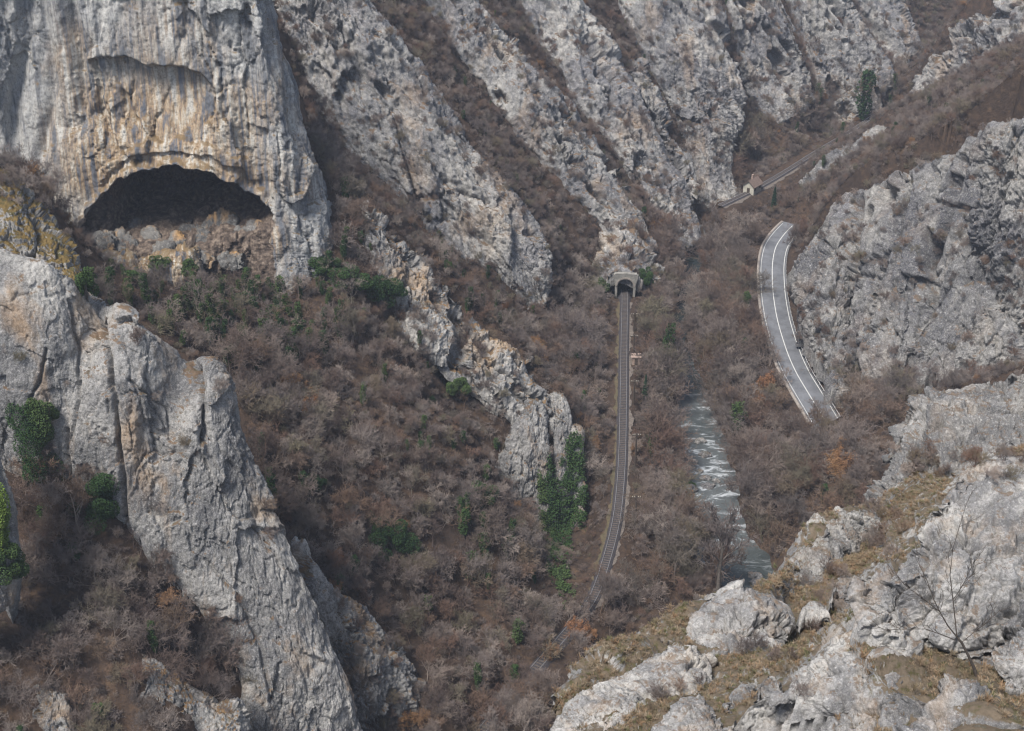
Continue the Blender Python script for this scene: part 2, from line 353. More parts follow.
# ================================================================== ROCKS
FAR = dict(mat='limestone_far', L=6.0, amp=2.4, aniso=2.8, lean=0.45, veg=0.42, flute=.25, rib=.9, crack=.42)
crag('rock_crag', 'tall split grey crag at the left edge, in front of the cave slope',
     [(-40,232,178),(20,255,178),(60,276,178),(98,312,180),(120,308,178),(155,332,177),(186,364,180),(212,357,178),(234,382,178),(240,415,177),(262,478,175),(300,560,172),(338,650,169),(356,700,167),(362,770,164)],
     [(-40,440,170),(10,470,170),(35,472,170),(55,470,170),(75,485,169),(110,505,168),(140,540,166),(160,570,165),(190,600,164),(215,630,163),(235,660,161),(245,690,160),(250,720,158),(252,745,157),(255,790,155)],
     T=7, bulge=2.2, L=7.5, amp=1.25, aniso=1.9, seed=1, anchor='foot', px=0.8, veg=0.06, block=.95, crack=0.30, fine=.15, flute=.04, rib=.35,
     cracks=[([(100,312),(107,345),(112,380),(118,430),(122,470),(126,520)], 2.2, 1.6), ([(70,300),(80,350),(78,400),(70,440)], 1.6, .8), ([(196,366),(200,390),(206,412),(203,440)], 3.0, 2.0), ([(130,380),(150,398),(168,408),(170,440)], 1.4, .7), ([(30,400),(40,380),(46,350)], 1.8, .8), ([(66,430),(68,470),(66,520)], 2.0, 1.0), ([(205,560),(240,600),(262,650),(270,700)], 2.0, .7)])
crag('rock_crag', 'ivy-hung sliver of cliff cut by the left picture edge',
     [(-4,420,154),(7,465,153),(15,515,152),(19,560,151),(14,600,150)], [(-70,430,150),(-66,480,149),(-60,530,148),(-50,580,147),(-40,620,146)],
     T=5, L=3, amp=0.8, seed=2, anchor='none')
crag('rock_crag', 'low brown-topped crag right behind the foot of the tall split crag',
     [(303,548,186),(330,583,187),(365,606,188),(400,640,188),(422,680,187),(435,720,186),(438,770,185)],
     [(298,600,180),(318,650,180),(335,700,178),(345,730,176),(352,770,175),(360,790,174),(365,820,173)],
     mat='limestone_spur', T=9, bulge=2.5, L=4, amp=1.6, seed=3, anchor='foot', veg=0.3)
crag('rock_outcrop', 'low mossy outcrop among brown shrubs at the bottom left',
     [(150,655,152),(185,678,151),(215,700,151),(246,710,151),(252,760,150)], [(140,700,147),(158,735,146),(175,760,145),(200,780,144),(230,800,143)],
     mat='limestone_spur', T=4, L=2.2, amp=0.8, seed=4, anchor='none', cat='rock')
crag('rock_outcrop', 'small mossy rock poking from shrubs in the lower left corner',
     [(46,692,147),(60,694,147),(72,712,146),(76,750,145)], [(40,720,144),(52,745,143),(60,760,142),(70,780,142)],
     mat='limestone_spur', T=2.5, L=1.6, amp=0.5, seed=5, anchor='none', cat='rock')
# spur below the cave
SPUR = dict(mat='limestone_spur', L=3.8, amp=1.5, veg=0.5, sink=(.085, .02, 3.0))
crag('rock_outcrop', 'ochre-grassed outcrop on the spur crest right of the cave', [(366,200,277),(395,222,275),(420,255,274),(440,285,272),(462,308,271)], [(362,246,269),(378,285,266),(392,332,262),(420,352,260),(446,358,261)], T=7, seed=6, cat='rock', **SPUR)
crag('rock_outcrop', 'pale broken outcrop halfway down the spur', [(468,322,270),(495,338,269),(520,355,268),(545,385,266),(554,404,265)], [(466,376,261),(484,394,260),(502,408,259.5),(516,422,259.5),(528,436,260)], T=6, seed=7, cat='rock', **SPUR)
crag('rock_crag', 'broad pale face at the lower end of the spur, left of the ivy pillars', [(448,468,258),(475,443,258),(505,430,259),(528,402,261),(546,414,261),(552,470,256),(553,540,250)], [(460,482,255),(482,512,252),(500,532,250),(518,541,249),(534,543,248.5),(545,545,248),(551,550,247)], T=8, bulge=2, seed=8, mat='limestone', L=4, amp=1.3, veg=.05)
crag('rock_pillar', 'slender middle pillar with ivy round its foot', [(551,398,266),(562,393,266),(570,408,265),(572,450,261),(570,500,255),(568,545,249)], [(553,430,261),(554,470,257),(555,500,253),(557,520,251),(558,540,249),(559,552,248)], T=5, bulge=1, seed=9, mat='limestone', L=3, amp=0.9)
crag('rock_pillar', 'right-hand pillar almost wholly draped in ivy, nearest the railway', [(572,425,264),(580,432,263),(584,460,260),(585,500,254),(583,545,249)], [(571,450,260),(571,480,257),(572,510,253),(573,535,250),(574,552,248)], T=5, bulge=1, seed=10, mat='limestone', L=3, amp=0.9)
# left wall, ridge behind ridge
crag('rock_ridge', 'long jagged ridge descending from top centre-left to a bare pink tip beside the railway cutting',
     [(300,-60,357),(345,-20,353),(380,15,350),(420,70,347),(455,118,344),(492,162,341),(522,203,338),(546,238,335),(552,262,332),(552,285,330),(549,306,329)],
     [(258,-40,345),(278,20,341),(298,75,338),(333,130,335),(378,175,332),(425,218,329),(465,256,326),(495,270,325),(512,288,325),(520,300,325),(530,312,325)], T=14, bulge=3, seed=11, sink=(.06, 0.60, 4), **FAR)
crag('rock_ridge', 'second broken ridge, ending just above the tunnel mouth', [(450,-50,405),(482,5,400),(512,38,396),(546,78,391),(578,125,386),(603,165,381),(628,205,376),(645,245,372)], [(405,-40,394),(446,35,389),(472,75,385),(500,112,381),(530,148,377),(566,185,372),(594,222,368),(618,252,365)], T=14, bulge=3, seed=12, sink=(.06, 0.20, 5), **FAR)
crag('rock_ridge', 'third ridge with scrub on its steps, right of the tunnel mouth', [(560,-50,440),(592,15,434),(618,60,428),(645,112,422),(670,160,416),(693,205,408),(706,245,400)], [(505,-40,428),(535,30,422),(562,82,416),(592,132,410),(632,175,404),(657,218,397),(672,255,390)], T=14, bulge=3, seed=13, sink=(.06, 0.18, 5), **FAR)
crag('rock_ridge', 'bright bare buttress whose foot closes the view left of the little house', [(690,-50,470),(718,5,464),(736,60,458),(742,92,454),(740,118,450),(728,145,447),(732,175,442),(740,198,437)], [(600,-50,460),(618,0,455),(640,52,450),(662,92,446),(678,125,442),(688,165,436),(698,210,429),(710,242,423)], T=14, bulge=3, seed=14, sink=(.06, 0.40, 4), **FAR)
crag('cliff_face', 'pale fluted cliff face above the scrub behind the little house', [(760,-50,497),(785,-5,494),(800,40,491),(812,75,488),(814,98,485),(800,114,482)], [(712,-50,492),(722,0,488),(737,50,484),(744,88,480),(756,112,476),(776,124,474)], T=14, bulge=2, seed=15, sink=(.06, 0.40, 5), **FAR)
crag('cliff_face', 'pale cliff face with a dark ivied tree at its right foot', [(825,-50,530),(850,-5,527),(868,30,523),(884,58,520),(890,80,517),(876,118,512)], [(770,-50,527),(790,15,520),(806,60,515),(816,92,510),(828,116,506),(846,136,503)], T=14, bulge=2, seed=16, sink=(.06, 0.30, 5), **FAR)
crag('cliff_face', 'farthest cliff at the top right, where the gorge turns', [(870,-60,575),(900,-5,568),(915,30,562),(928,62,556)], [(835,-50,566),(852,5,560),(874,50,554),(890,90,548)], T=16, bulge=2, seed=17, sink=(.06, 0.30, 5), **FAR)
crag('rock_ridge', 'toothed ridge rising to the top right corner', [(905,110,508),(922,72,506),(940,42,502),(972,18,494),(1000,-5,486),(1070,-50,476)], [(912,122,500),(935,98,496),(958,82,490),(988,62,482),(1014,44,474),(1080,10,462)], T=14, bulge=2, seed=18, sink=(.06, 0.30, 5), **FAR)
crag('rock_outcrop', 'low pale ledge crossing the scrubby hillside above the road', [(800,182,425),(815,168,424),(835,150,424),(858,140,422),(880,128,420)], [(805,192,420),(822,180,419),(842,165,418),(862,152,417),(884,138,416)], T=6, seed=19, cat='rock', mat='limestone_right', L=4, amp=1.5, veg=.2)
crag('rock_outcrop', 'scrubby ledge rock between the second and third ridge', [(548,72,404),(566,100,402),(586,130,399),(606,160,395),(622,188,391)], [(536,84,400),(552,112,398),(572,142,394),(592,172,390),(610,200,386)], T=8, seed=44, cat='rock', sink=(.07, .12, 4), **FAR)
crag('rock_outcrop', 'scrubby ledge rock between the third ridge and the bright buttress', [(640,60,436),(655,90,433),(672,122,429),(688,155,424),(700,190,418)], [(630,72,431),(644,102,428),(660,134,423),(676,168,418),(690,205,411)], T=8, seed=45, cat='rock', sink=(.07, .12, 4), **FAR)
crag('rock_outcrop', 'low outcrop joining the grassy spur crest to the pale broken outcrop', [(448,292,272),(465,308,271.5),(485,324,271),(505,340,270),(522,356,269)], [(428,350,262),(442,368,261),(460,382,260.5),(480,398,260),(500,410,260)], T=6, seed=46, **SPUR, cat='rock')
crag('rock_outcrop', 'small pale tooth of rock left of the broad pale face', [(448,462,256),(454,448,256.5),(462,440,256.7),(470,448,256.5),(478,464,256)], [(446,482,253),(454,488,252.5),(462,490,252.3),(472,490,252.3),(482,486,252.5)], T=4, L=2.5, amp=.8, seed=47, mat='limestone', cat='rock', anchor='none')
# right cliff above the road
RT = dict(mat='limestone_right', aniso=2.0, veg=0.3)
crag('rock_cliff', 'wide blocky grey cliff rising from the road to the right edge',
     [(800,262,360),(806,247,359),(815,231,358),(838,197,352),(868,190,342),(900,170,330),(930,160,322),(960,148,314),(990,130,306),(1024,118,298),(1090,96,288)],
     [(800,285,352),(808,330,328),(823,365,309),(838,390,298),(845,398,293),(870,392,292),(900,385,290),(935,375,288),(970,372,286),(1010,375,282),(1090,378,276)], T=14, bulge=2.5, L=9.5, amp=3.1, seed=20, rib=.9, crack=.5, block=1.1, fine=.12, flute=.08, sink=(.06, .42, 4), cracks=[([(858,195),(852,255),(840,330),(836,385)], 4.0, 3.6), ([(906,178),(890,255),(874,325),(868,385)], 4.5, 3.6), ([(962,160),(936,250),(910,330),(898,380)], 4.0, 3.4), ([(1012,130),(980,225),(952,300),(938,372)], 4.5, 3.6), ([(1024,235),(985,310),(972,370)], 3.5, 2.8), ([(825,235),(822,290),(815,345)], 3.0, 2.4), ([(930,200),(990,215),(1030,205)], 2.5, 1.8), ([(840,270),(905,285),(950,270)], 2.2, 1.6)], **RT)
crag('rock_rib', 'upright rib of the grey cliff nearest the road bend', [(800,262,345),(818,238,343),(836,225,339),(846,240,335),(848,300,323),(838,372,299)], [(803,320,323),(812,345,310),(820,362,301),(828,378,295),(836,388,291),(840,394,289)], T=8, bulge=2, L=4, amp=2.0, seed=21, rib=.8, crack=.5, fine=.12, flute=.08, anchor='none', **RT)
crag('rock_rib', 'leaning middle rib of the grey cliff with shrubs on either side', [(868,322,309),(880,290,311),(892,262,311),(905,250,310),(915,262,307),(912,300,297)], [(862,372,290),(872,378,289),(884,380,287),(894,378,286),(902,372,286),(908,352,287)], T=8, bulge=2, L=4, amp=2.0, seed=22, rib=.8, crack=.5, fine=.12, flute=.08, anchor='none', **RT)
crag('rock_rib', 'tall tapering rib of the grey cliff close to the right edge', [(925,330,293),(945,275,297),(958,240,299),(975,228,298),(985,250,293),(982,310,283)], [(915,372,281),(932,374,280),(948,374,279),(960,374,278),(972,372,277),(980,362,277)], T=8, bulge=2, L=4.4, amp=2.2, seed=23, rib=.8, crack=.5, fine=.12, flute=.08, anchor='none', **RT)
crag('rock_outcrop', 'small grey knob at the foot of the right cliff among shrubs', [(960,345,277),(975,320,278),(992,308,277),(1008,318,275),(1016,345,271)], [(955,372,274),(972,380,272),(988,384,271),(1004,384,270),(1018,378,269)], T=6, bulge=1.5, L=3, amp=1.4, seed=24, anchor='none', cat='rock', **RT)

crag('rock_rib', 'long sloping rib of the grey cliff running down from its highest corner', [(1000,140,297),(1010,128,296),(1022,135,294),(1030,180,288),(1034,260,280),(1036,330,274)], [(970,250,292),(985,280,287),(996,300,284),(1006,320,281),(1016,345,278),(1026,365,275)], T=8, bulge=2, L=5, amp=2.2, seed=25, anchor='none', rib=1.0, crack=.5, **RT)
crag('rock_rib', 'short upper rib of the grey cliff beneath its skyline, with dry grass on top', [(925,190,318),(938,168,318),(952,162,317),(962,175,314),(966,215,306)], [(915,248,310),(928,256,308),(942,258,306),(954,252,305),(964,240,304)], T=7, bulge=2, L=4, amp=1.9, seed=26, anchor='none', rib=1.0, crack=.5, **RT)

# ------------------------------------------------------------------ the cave cliff
ARCH = np.array([(70,252),(74,238),(80,222),(90,206),(104,193),(116,180),(132,172),(146,166),(160,167),(176,163),(192,168),(208,168),(222,175),(238,180),(250,191),(264,200),(272,211),(274,220)], float)
def cave_cliff():
    xs = [-90, -40, 20, 75, 120, 165, 210, 250]; rows = []
    right = {-70: 252, -20: 258, 30: 270, 80: 283, 130: 294, 165: 303, 205: 316, 240: 321, 268: 317, 300: 312}
    Yr = {-70: 268, -20: 267, 30: 266, 80: 265, 130: 263.5, 165: 262, 205: 261.5, 240: 260, 268: 258, 300: 255}
    for y in sorted(right):
        xr = right[y]; Y0 = Yr[y]; r = []
        for k, x in enumerate(xs): r.append(at(x, y, Y=Y0 - [0, 3, -1, 0.5, 1.0, 1.2, 0.6, -0.6][k]))
        e = at(xr, y, Y=Y0 + 3.5); r.append(at((250 + xr) / 2, y, Y=Y0 - 0.6)); r.append(e); r.append(e + np.array([1.0, 8, -1])); r.append(e + np.array([-2, 22, -6])); rows.append(r)
    G = np.array(rows); step = 0.2
    G = np.array([resample(G[i], 440) for i in range(len(G))]); G = np.stack([bycol(G[:, j], 400) for j in range(440)], 1)
    nr, nc = G.shape[:2]; V = G.reshape(-1, 3).copy(); px, py, _ = project(V)
    N = vnormals(V, nr, nc); N *= np.sign((N[:, 1] < 0).mean() - 0.5)
    d = rock_disp(V, 7.0, 1.6, 2.3, 0.0, 31, block=1.0, crack=.4, fine=.18, flute=.12, rib=.3)
    fl = fbm(V * np.array([0.55, 0.55, 0.05]), 4, 0.8); d += 0.14 * fl                       # vertical flutes
    ss = lambda a, b, x: (lambda t: t * t * (3 - 2 * t))(np.clip((x - a) / (b - a), 0, 1))
    # groove left of the stained panel, and the brow above it
    jig = 4 * fbm(np.stack([px * .05, py * .0, py * 0], 1), 3)
    brow = np.interp(px, [85, 100, 125, 150, 175, 200, 215], [62, 54, 55, 64, 64, 72, 90]) + jig
    rec = ss(82, 96, px) * ss(225, 195, px) * ss(0, 5, py - brow) * ss(165, 95, py); d -= 2.6 * rec
    for gx, gy0, gy1, wd, dep in ((74, -80, 120, 7, 2.2), (20, -80, 150, 6, 1.8), (43, -80, 170, 6, 1.6), (292, 40, 140, 5, 1.2)):
        d -= dep * np.exp(-((px - gx - 6 * np.sin(py * .03 + gx)) / wd) ** 2) * ss(gy1 + 20, gy1 - 20, py)
    V = V + N * d[:, None]
    # ledge over the arch, then the hollow itself
    jx = px + 5 * fbm(np.stack([py * .06, px * .06, px * 0 + 3], 1), 3); jy = py + 5 * fbm(np.stack([px * .05, py * .05, px * 0 + 9], 1), 4)
    top = np.interp(jx, ARCH[:, 0], ARCH[:, 1], left=400, right=400)
    inside = ss(0, 3.5, jy - top); floor0 = np.interp(px, [70, 105, 112, 160, 195, 212, 216, 250, 275], [210, 212, 219, 223, 221, 211, 203, 210, 211]) + 5 * fbm(np.stack([px * .08, py * .03, px * 0 + 20], 1), 3)
    floor1 = np.interp(px, [70, 110, 170, 215, 230, 275], [250, 250, 250, 246, 240, 222])
    k = inside * (1 - np.clip((jy - floor0) / np.maximum(floor1 - floor0, 4), 0, 1)) ** 0.8
    lip = ss(-9, -1, jy - top) * (1 - inside) * (np.abs(px - 172) < 95); V[:, 1] -= 1.3 * lip; lip2 = ss(-27, -24, jy - top) * ss(-12, -16, jy - top) * (np.abs(px - 178) < 80); V[:, 1] -= 0.9 * lip2
    lump = fbm(V * 0.45, 4, 0.8)
    V[:, 1] += 24 * k + k * (1 - k) * 4 * 1.6 * lump; V[:, 2] += k * 0.8 * lump
    # side column left of the void and broken boulders on the floor
    V[:, 1] -= 17 * k * ss(112, 101, px + 3 * fbm(np.stack([py * .08, px * 0, px * 0], 1), 3))
    rubble = inside * (k < .93); vb, _, cb = voro(V * np.array([.34, .16, .45]) + .35 * np.stack([fbm(V * .4, 2)] * 3, 1)); V += np.array([0, -.5, .75]) * ((.95 - vb) * 2.6 * h1(cb, 2) * rubble * (k > .03))[:, None]
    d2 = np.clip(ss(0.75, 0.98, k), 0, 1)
    # broken cream scree apron below the floor
    fc = grid_faces(nr, nc); base = V.mean(0); base[2] = V[:, 2].min()
    if (vnormals(V, nr, nc)[:, 1] > 0).mean() > 0.5: pass
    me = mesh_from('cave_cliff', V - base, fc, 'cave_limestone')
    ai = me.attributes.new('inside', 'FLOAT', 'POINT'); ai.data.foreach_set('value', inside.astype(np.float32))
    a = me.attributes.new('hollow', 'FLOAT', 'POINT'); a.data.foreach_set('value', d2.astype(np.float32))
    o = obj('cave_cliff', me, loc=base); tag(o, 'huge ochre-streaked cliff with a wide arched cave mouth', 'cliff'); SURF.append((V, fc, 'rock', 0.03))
    for y in (-20, 60, 160): TER_ANCH.append(tuple(at(200, y, Y=Yr.get(y, 265) + 35)))
cave_cliff()
for p in ((20, 300, 257), (90, 285, 257), (150, 275, 257), (210, 285, 257), (270, 292, 256), (318, 296, 256)): TER_ANCH.append(tuple(at(*p[:2], Y=p[2])))
crag('rock_outcrop', 'mossy yellow-brown shoulder between the cave cliff and the tall split crag', [(-40,150,236),(0,168,236),(25,185,236),(48,212,235),(68,242,233),(78,270,230)], [(-40,260,224),(0,270,224),(20,280,223),(40,290,222),(60,300,221),(76,312,220)], mat='mossy_limestone', T=8, bulge=2, L=5, amp=1.5, seed=33, cat='rock', veg=.7)
crag('rock_outcrop', 'cream boulder apron below the cave floor', [(80,248,256),(110,252,255),(140,258,254.5),(165,250,254.5),(190,252,254.5)], [(88,290,252),(115,292,251),(140,288,251),(165,285,251),(192,282,251)], mat='cave_limestone', T=6, bulge=1.5, L=2.5, amp=1.0, seed=34, cat='rock', anchor='none')

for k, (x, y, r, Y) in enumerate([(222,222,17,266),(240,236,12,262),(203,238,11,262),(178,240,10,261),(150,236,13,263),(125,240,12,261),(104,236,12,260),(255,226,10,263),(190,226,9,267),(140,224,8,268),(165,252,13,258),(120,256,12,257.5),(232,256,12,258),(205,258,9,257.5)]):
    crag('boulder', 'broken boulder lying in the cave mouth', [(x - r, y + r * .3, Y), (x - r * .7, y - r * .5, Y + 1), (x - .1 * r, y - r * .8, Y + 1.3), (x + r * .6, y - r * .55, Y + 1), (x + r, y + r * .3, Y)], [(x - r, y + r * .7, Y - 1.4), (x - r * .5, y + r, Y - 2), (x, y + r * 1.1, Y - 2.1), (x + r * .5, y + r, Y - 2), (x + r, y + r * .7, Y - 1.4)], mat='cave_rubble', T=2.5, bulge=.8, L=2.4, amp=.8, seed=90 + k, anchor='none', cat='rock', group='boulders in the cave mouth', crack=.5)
# ------------------------------------------------------------------ terrain
def A(*L):
    for p in L: TER_ANCH.append(tuple(at(p[0], p[1], Y=p[2])))
A((300,300,255),(170,280,252),(400,400,236),(300,450,215),(450,500,222),(400,600,202),(520,580,216),(480,440,243),(250,480,200),(380,520,214),(200,420,206),(330,370,240),(440,700,182),(500,640,200),
  (30,500,169),(50,600,157),(200,700,150),(100,720,145),(150,600,161),(20,720,146),(220,760,146))
A((420,255,314),(330,165,305),(480,310,314),(560,350,312),(310,100,305),(290,40,310),(375,200,300),(540,400,290),(590,430,276))
A((590,270,358),(575,300,345),(570,200,372),(525,140,378),(470,60,388),(640,190,392),(600,120,405),(560,60,412),(690,250,395),(720,240,415))
A((740,150,462),(775,130,470),(820,120,490),(710,120,455),(660,40,448),(735,20,480),(815,20,515),(870,60,545))
A((860,402,278),(846,421,274),(837,440,272),(826,454,270),(870,428,266),(888,404,270))
A((1024,100,335),(1024,60,372),(1024,42,402),(950,118,372),(900,138,392),(850,162,402),(800,200,420),(960,80,420),(880,118,425))
for x, y, z in [(20,180,12),(0,150,14),(40,200,6),(40,150,4),(60,180,4),(15,300,10),(20,250,10),(28,330,10),(32,345,10),(65,300,5),(62,340,5),(60,380,4),(62,260,4),(72,240,9),(66,410,6),(80,400,8),(85,430,10),(115,465,10),(90,440,10),(70,425,9),(150,540,10),(170,570,14),
                (90,265,24),(105,268,30),(130,268,38),(75,268,11),(80,255,16),(100,240,30),(130,230,45),(160,280,60),(180,330,75),(110,200,35),(95,470,12),(130,450,16),(150,445,28),(170,430,45),(190,400,72),(160,490,14),(200,520,30),
                (-110,200,90),(-130,250,115),(-130,300,130),(-110,350,125),(-70,400,118),(-30,430,105),(0,480,98),(40,520,85),(80,560,80),(120,600,80),(190,640,60),(-120,150,70),(-100,130,55),(-60,130,35),(-20,140,14),(-20,165,14),(220,600,60),(220,450,70),(-130,640,150),(230,300,85),(230,200,70),(220,130,60),(60,130,4)]: TER_ANCH.append((x, y, z))
TA = np.array(TER_ANCH); SC = 100.0
def tps_fit(TA, lam):
    X = TA[:, :2] / SC; n = len(X); D = np.linalg.norm(X[:, None] - X[None], axis=2); K = np.where(D > 0, D * D * np.log(np.maximum(D, 1e-9)), 0) + lam * np.eye(n)
    Pm = np.hstack([np.ones((n, 1)), X]); M = np.block([[K, Pm], [Pm.T, np.zeros((3, 3))]])
    return X, np.linalg.solve(M, np.concatenate([TA[:, 2], np.zeros(3)]))
TX, TW = tps_fit(TA, 0.0015)
def tps(xy):
    out = np.empty(len(xy))
    for i in range(0, len(xy), 40000):
        q = xy[i:i + 40000] / SC; D = np.linalg.norm(q[:, None] - TX[None], axis=2); K = np.where(D > 0, D * D * np.log(np.maximum(D, 1e-9)), 0)
        out[i:i + 40000] = K @ TW[:-3] + TW[-3] + q @ TW[-2:]
    return out
RAIL = [(625,297),(624.5,320),(624,345),(623.3,400),(622.3,450),(620,490),(615.5,525),(606,562),(594,596),(576,622),(552,650),(522,684),(490,722),(455,765)]
RAIL2 = [(720,206),(738,197.5),(760,186.5),(785,172),(815,153),(850,132),(880,112)]
ROAD = [(794.5,224),(790,228),(782,237),(775.5,248),(772.5,264),(772.5,283),(774,300),(778,322),(786.5,350),(795.5,371),(806.5,390),(820.5,413),(836,440),(852,462)]
RIVER = [(700,232),(693,262),(690,285),(680,320),(676,345),(684,368),(692,395),(697,425),(700,460),(704,490),(711,520),(722,550),(742,575),(772,602),(800,640),(830,700)]
RZ, DZ = 10.0, 8.0
rail_c = resample([at(x, y, z=RZ) for x, y in RAIL], 400); rail2_c = resample([at(x, y, z=RZ) for x, y in RAIL2], 200)
road_c = resample([at(x, y, z=DZ) for x, y in ROAD], 300); river_c = resample([at(x, y, z=0) for x, y in RIVER], 300)
def near_line(xy, C):
    d = np.full(len(xy), 1e9); idx = np.zeros(len(xy), int)
    lo, hi = C[:, :2].min(0) - 30, C[:, :2].max(0) + 30; m = np.where(((xy > lo) & (xy < hi)).all(1))[0]
    for i in range(0, len(m), 20000):
        k = m[i:i + 20000]; D = np.linalg.norm(xy[k][:, None] - C[None, :, :2], axis=2); idx[k] = D.argmin(1); d[k] = D.min(1)
    return d, idx
sst = lambda a, b, x: (lambda t: t * t * (3 - 2 * t))(np.clip((x - a) / (b - a), 0, 1))
river_w = np.interp(np.linspace(0, 1, 300), [0, .25, .35, .45, .55, .7, .85, 1], [1.5, 1.0, 2.4, 2.9, 4.3, 6.0, 7.4, 8]) * (1 + .38 * fbm(river_c * .11, 3))
def height(xy):
    z = tps(xy); P = np.stack([xy[:, 0], xy[:, 1], np.zeros(len(xy))], 1)
    z += 2.6 * fbm(P * 0.045, 4) + 0.55 * fbm(P * 0.25, 3)
    z = np.maximum(z, 1.2 + 0.8 * fbm(P * 0.1 + 7, 2))
    d, i = near_line(xy, rail_c); k = sst(7, 2.2, d); z = z * (1 - k) + (RZ - 0.35) * k
    d, i = near_line(xy, rail2_c); k = sst(9, 3.0, d); z = z * (1 - k) + (RZ - 0.35) * k
    d, i = near_line(xy, road_c); k = sst(12, 5.2, d) * sst(278, 285, xy[:, 1]); z = z * (1 - k) + (DZ - 0.3) * k
    d, i = near_line(xy, river_c); wd = river_w[i]; k = sst(wd + 5, wd - 1.0, d); z = z * (1 - k) + np.minimum(z, -1.5) * k
    return z
xs = np.arange(-135, 232, 1.0); ys = np.arange(126, 645, 1.0); GX, GY = np.meshgrid(xs, ys)
xy = np.stack([GX.ravel(), GY.ravel()], 1); H = height(xy); 
cap = np.full((len(ys), len(xs)), 1e9)
for P in FACES:
    ix = np.round(P[:, 0] - xs[0]).astype(int); iy = np.round(P[:, 1] - ys[0]).astype(int); m = (ix >= 0) & (ix < len(xs)) & (iy >= 0) & (iy < len(ys))
    np.minimum.at(cap, (iy[m], ix[m]), P[m, 2] - 0.9)
for _ in range(7):
    q = np.pad(cap, 1, constant_values=1e9); cap = np.minimum(cap, np.minimum.reduce([q[1:-1, :-2], q[1:-1, 2:], q[:-2, 1:-1], q[2:, 1:-1]]) + 1.25)
H0 = H; H = np.minimum(H, np.maximum(cap.ravel(), 1.0)); H = np.where((xy[:, 0] < 60) & (xy[:, 1] < 287), np.maximum(H, H0 - 1.2), H); TV = np.column_stack([xy, H])
tf = grid_faces(len(ys), len(xs))[:, ::-1]
PORT = at(625, 297, z=RZ)
fcx = TV[tf].mean(1); hole = (np.abs(fcx[:, 0] - PORT[0]) < 2.6) & (fcx[:, 1] > PORT[1] - 0.5) & (fcx[:, 1] < PORT[1] + 16)
tf = tf[~hole]
tag(obj('terrain', mesh_from('terrain', TV, tf, 'leaf_litter')), kind='structure')['label'] = 'brown leaf-strewn slopes and floor of the gorge'
SURF.append((TV, tf, 'ground', 1.0))
crag('rock_outcrop', 'dark rock face right above the tunnel mouth', [(592,225,378),(602,205,380),(618,196,381),(634,205,380),(648,228,374),(656,256,368)], [(596,290,PORT[1]+4),(608,276,PORT[1]+2.2),(620,271,PORT[1]+2.2),(632,273,PORT[1]+2.2),(644,284,PORT[1]+2.5),(654,300,PORT[1]+4)], mat='limestone_far', T=9, bulge=1.0, L=4, amp=1.6, seed=40, cat='rock', anchor='none', veg=.5, rib=.8, crack=.5)
# beyond the modelled ground: one low sheet out to the horizon
V = [(-4000, -3000, -8), (4000, -3000, -8), (4000, 6000, -8), (-4000, 6000, -8)]
tag(obj('ground', mesh_from('ground', V, [(0, 1, 2, 3)], 'leaf_litter', False)), kind='structure')

# foreground hillside
FGROWS = [
 [(560,742,50),(606,695,54),(655,668,57),(700,640,60),(738,622,63),(775,618,66),(803,590,74),(842,542,86),(880,524,98),(930,492,108),(1030,442,118),(1110,430,120)],
 [(575,770,46),(640,722,50),(690,692,53),(730,672,55),(760,657,57),(790,642,60),(815,627,64),(842,600,68),(872,560,75),(920,540,75),(1030,520,75),(1110,515,75)],
 [(600,810,42),(660,772,44),(710,747,46),(750,727,47),(775,707,48),(805,692,48),(835,667,46),(862,645,44),(890,652,43),(940,670,41.3),(1030,682,40),(1110,690,39)],
 [(640,880,37),(690,830,39),(730,800,40),(765,780,40.5),(790,765,40.5),(815,752,40),(845,740,39),(870,730,38.5),(900,728,38),(950,735,37),(1030,742,35.5),(1110,750,35)],
 [(680,980,30),(720,930,31),(755,900,32),(790,880,32),(815,870,32),(840,860,31.5),(870,850,31),(895,845,31),(925,845,30),(970,850,29),(1040,855,28),(1110,860,28)]]
G = [[at(x, y, Y=Y) for x, y, Y in r] for r in FGROWS]
for r in G: e = r[-1] - r[-2]; r.append(r[-1] + np.array([9., e[1] * .3, -.3])); r.append(r[-1] + np.array([14., 0, -1.5])); r.append(r[-1] + np.array([22., 0, -6.]))
bk = [[p + np.array([0, 7, -5]) for p in G[0]], [p + np.array([0, 22, -45]) for p in G[0]], [p + np.array([0, 40, -110]) for p in G[0]]]
G = np.array(bk[::-1] + G); nr = 420; nc = 560
G = np.array([bycol(G[i], nc) for i in range(len(G))]); G = np.stack([bycol(G[:, j], nr) for j in range(nc)], 1)
V = G.reshape(-1, 3); N = vnormals(V, nr, nc); N *= np.sign(N[:, 2].mean())
V = V + N * (0.8 * fbm(V * 0.16, 4) + rock_disp(V, 2.4, .30, 1.2, 0, 77, block=1.2, crack=.4))[:, None]
fc = grid_faces(nr, nc); fc = fc if np.cross(V[fc[0, 1]] - V[fc[0, 0]], V[fc[0, 2]] - V[fc[0, 0]])[2] > 0 else fc[:, ::-1]
tag(obj('hillside', mesh_from('hillside', V, fc, 'turfy_limestone')), kind='structure')['label'] = 'dry grassy foreground hillside between pale rocks'
SURF.append((V, fc, 'grass', 0.0)); FG_V, FG_N = V, N

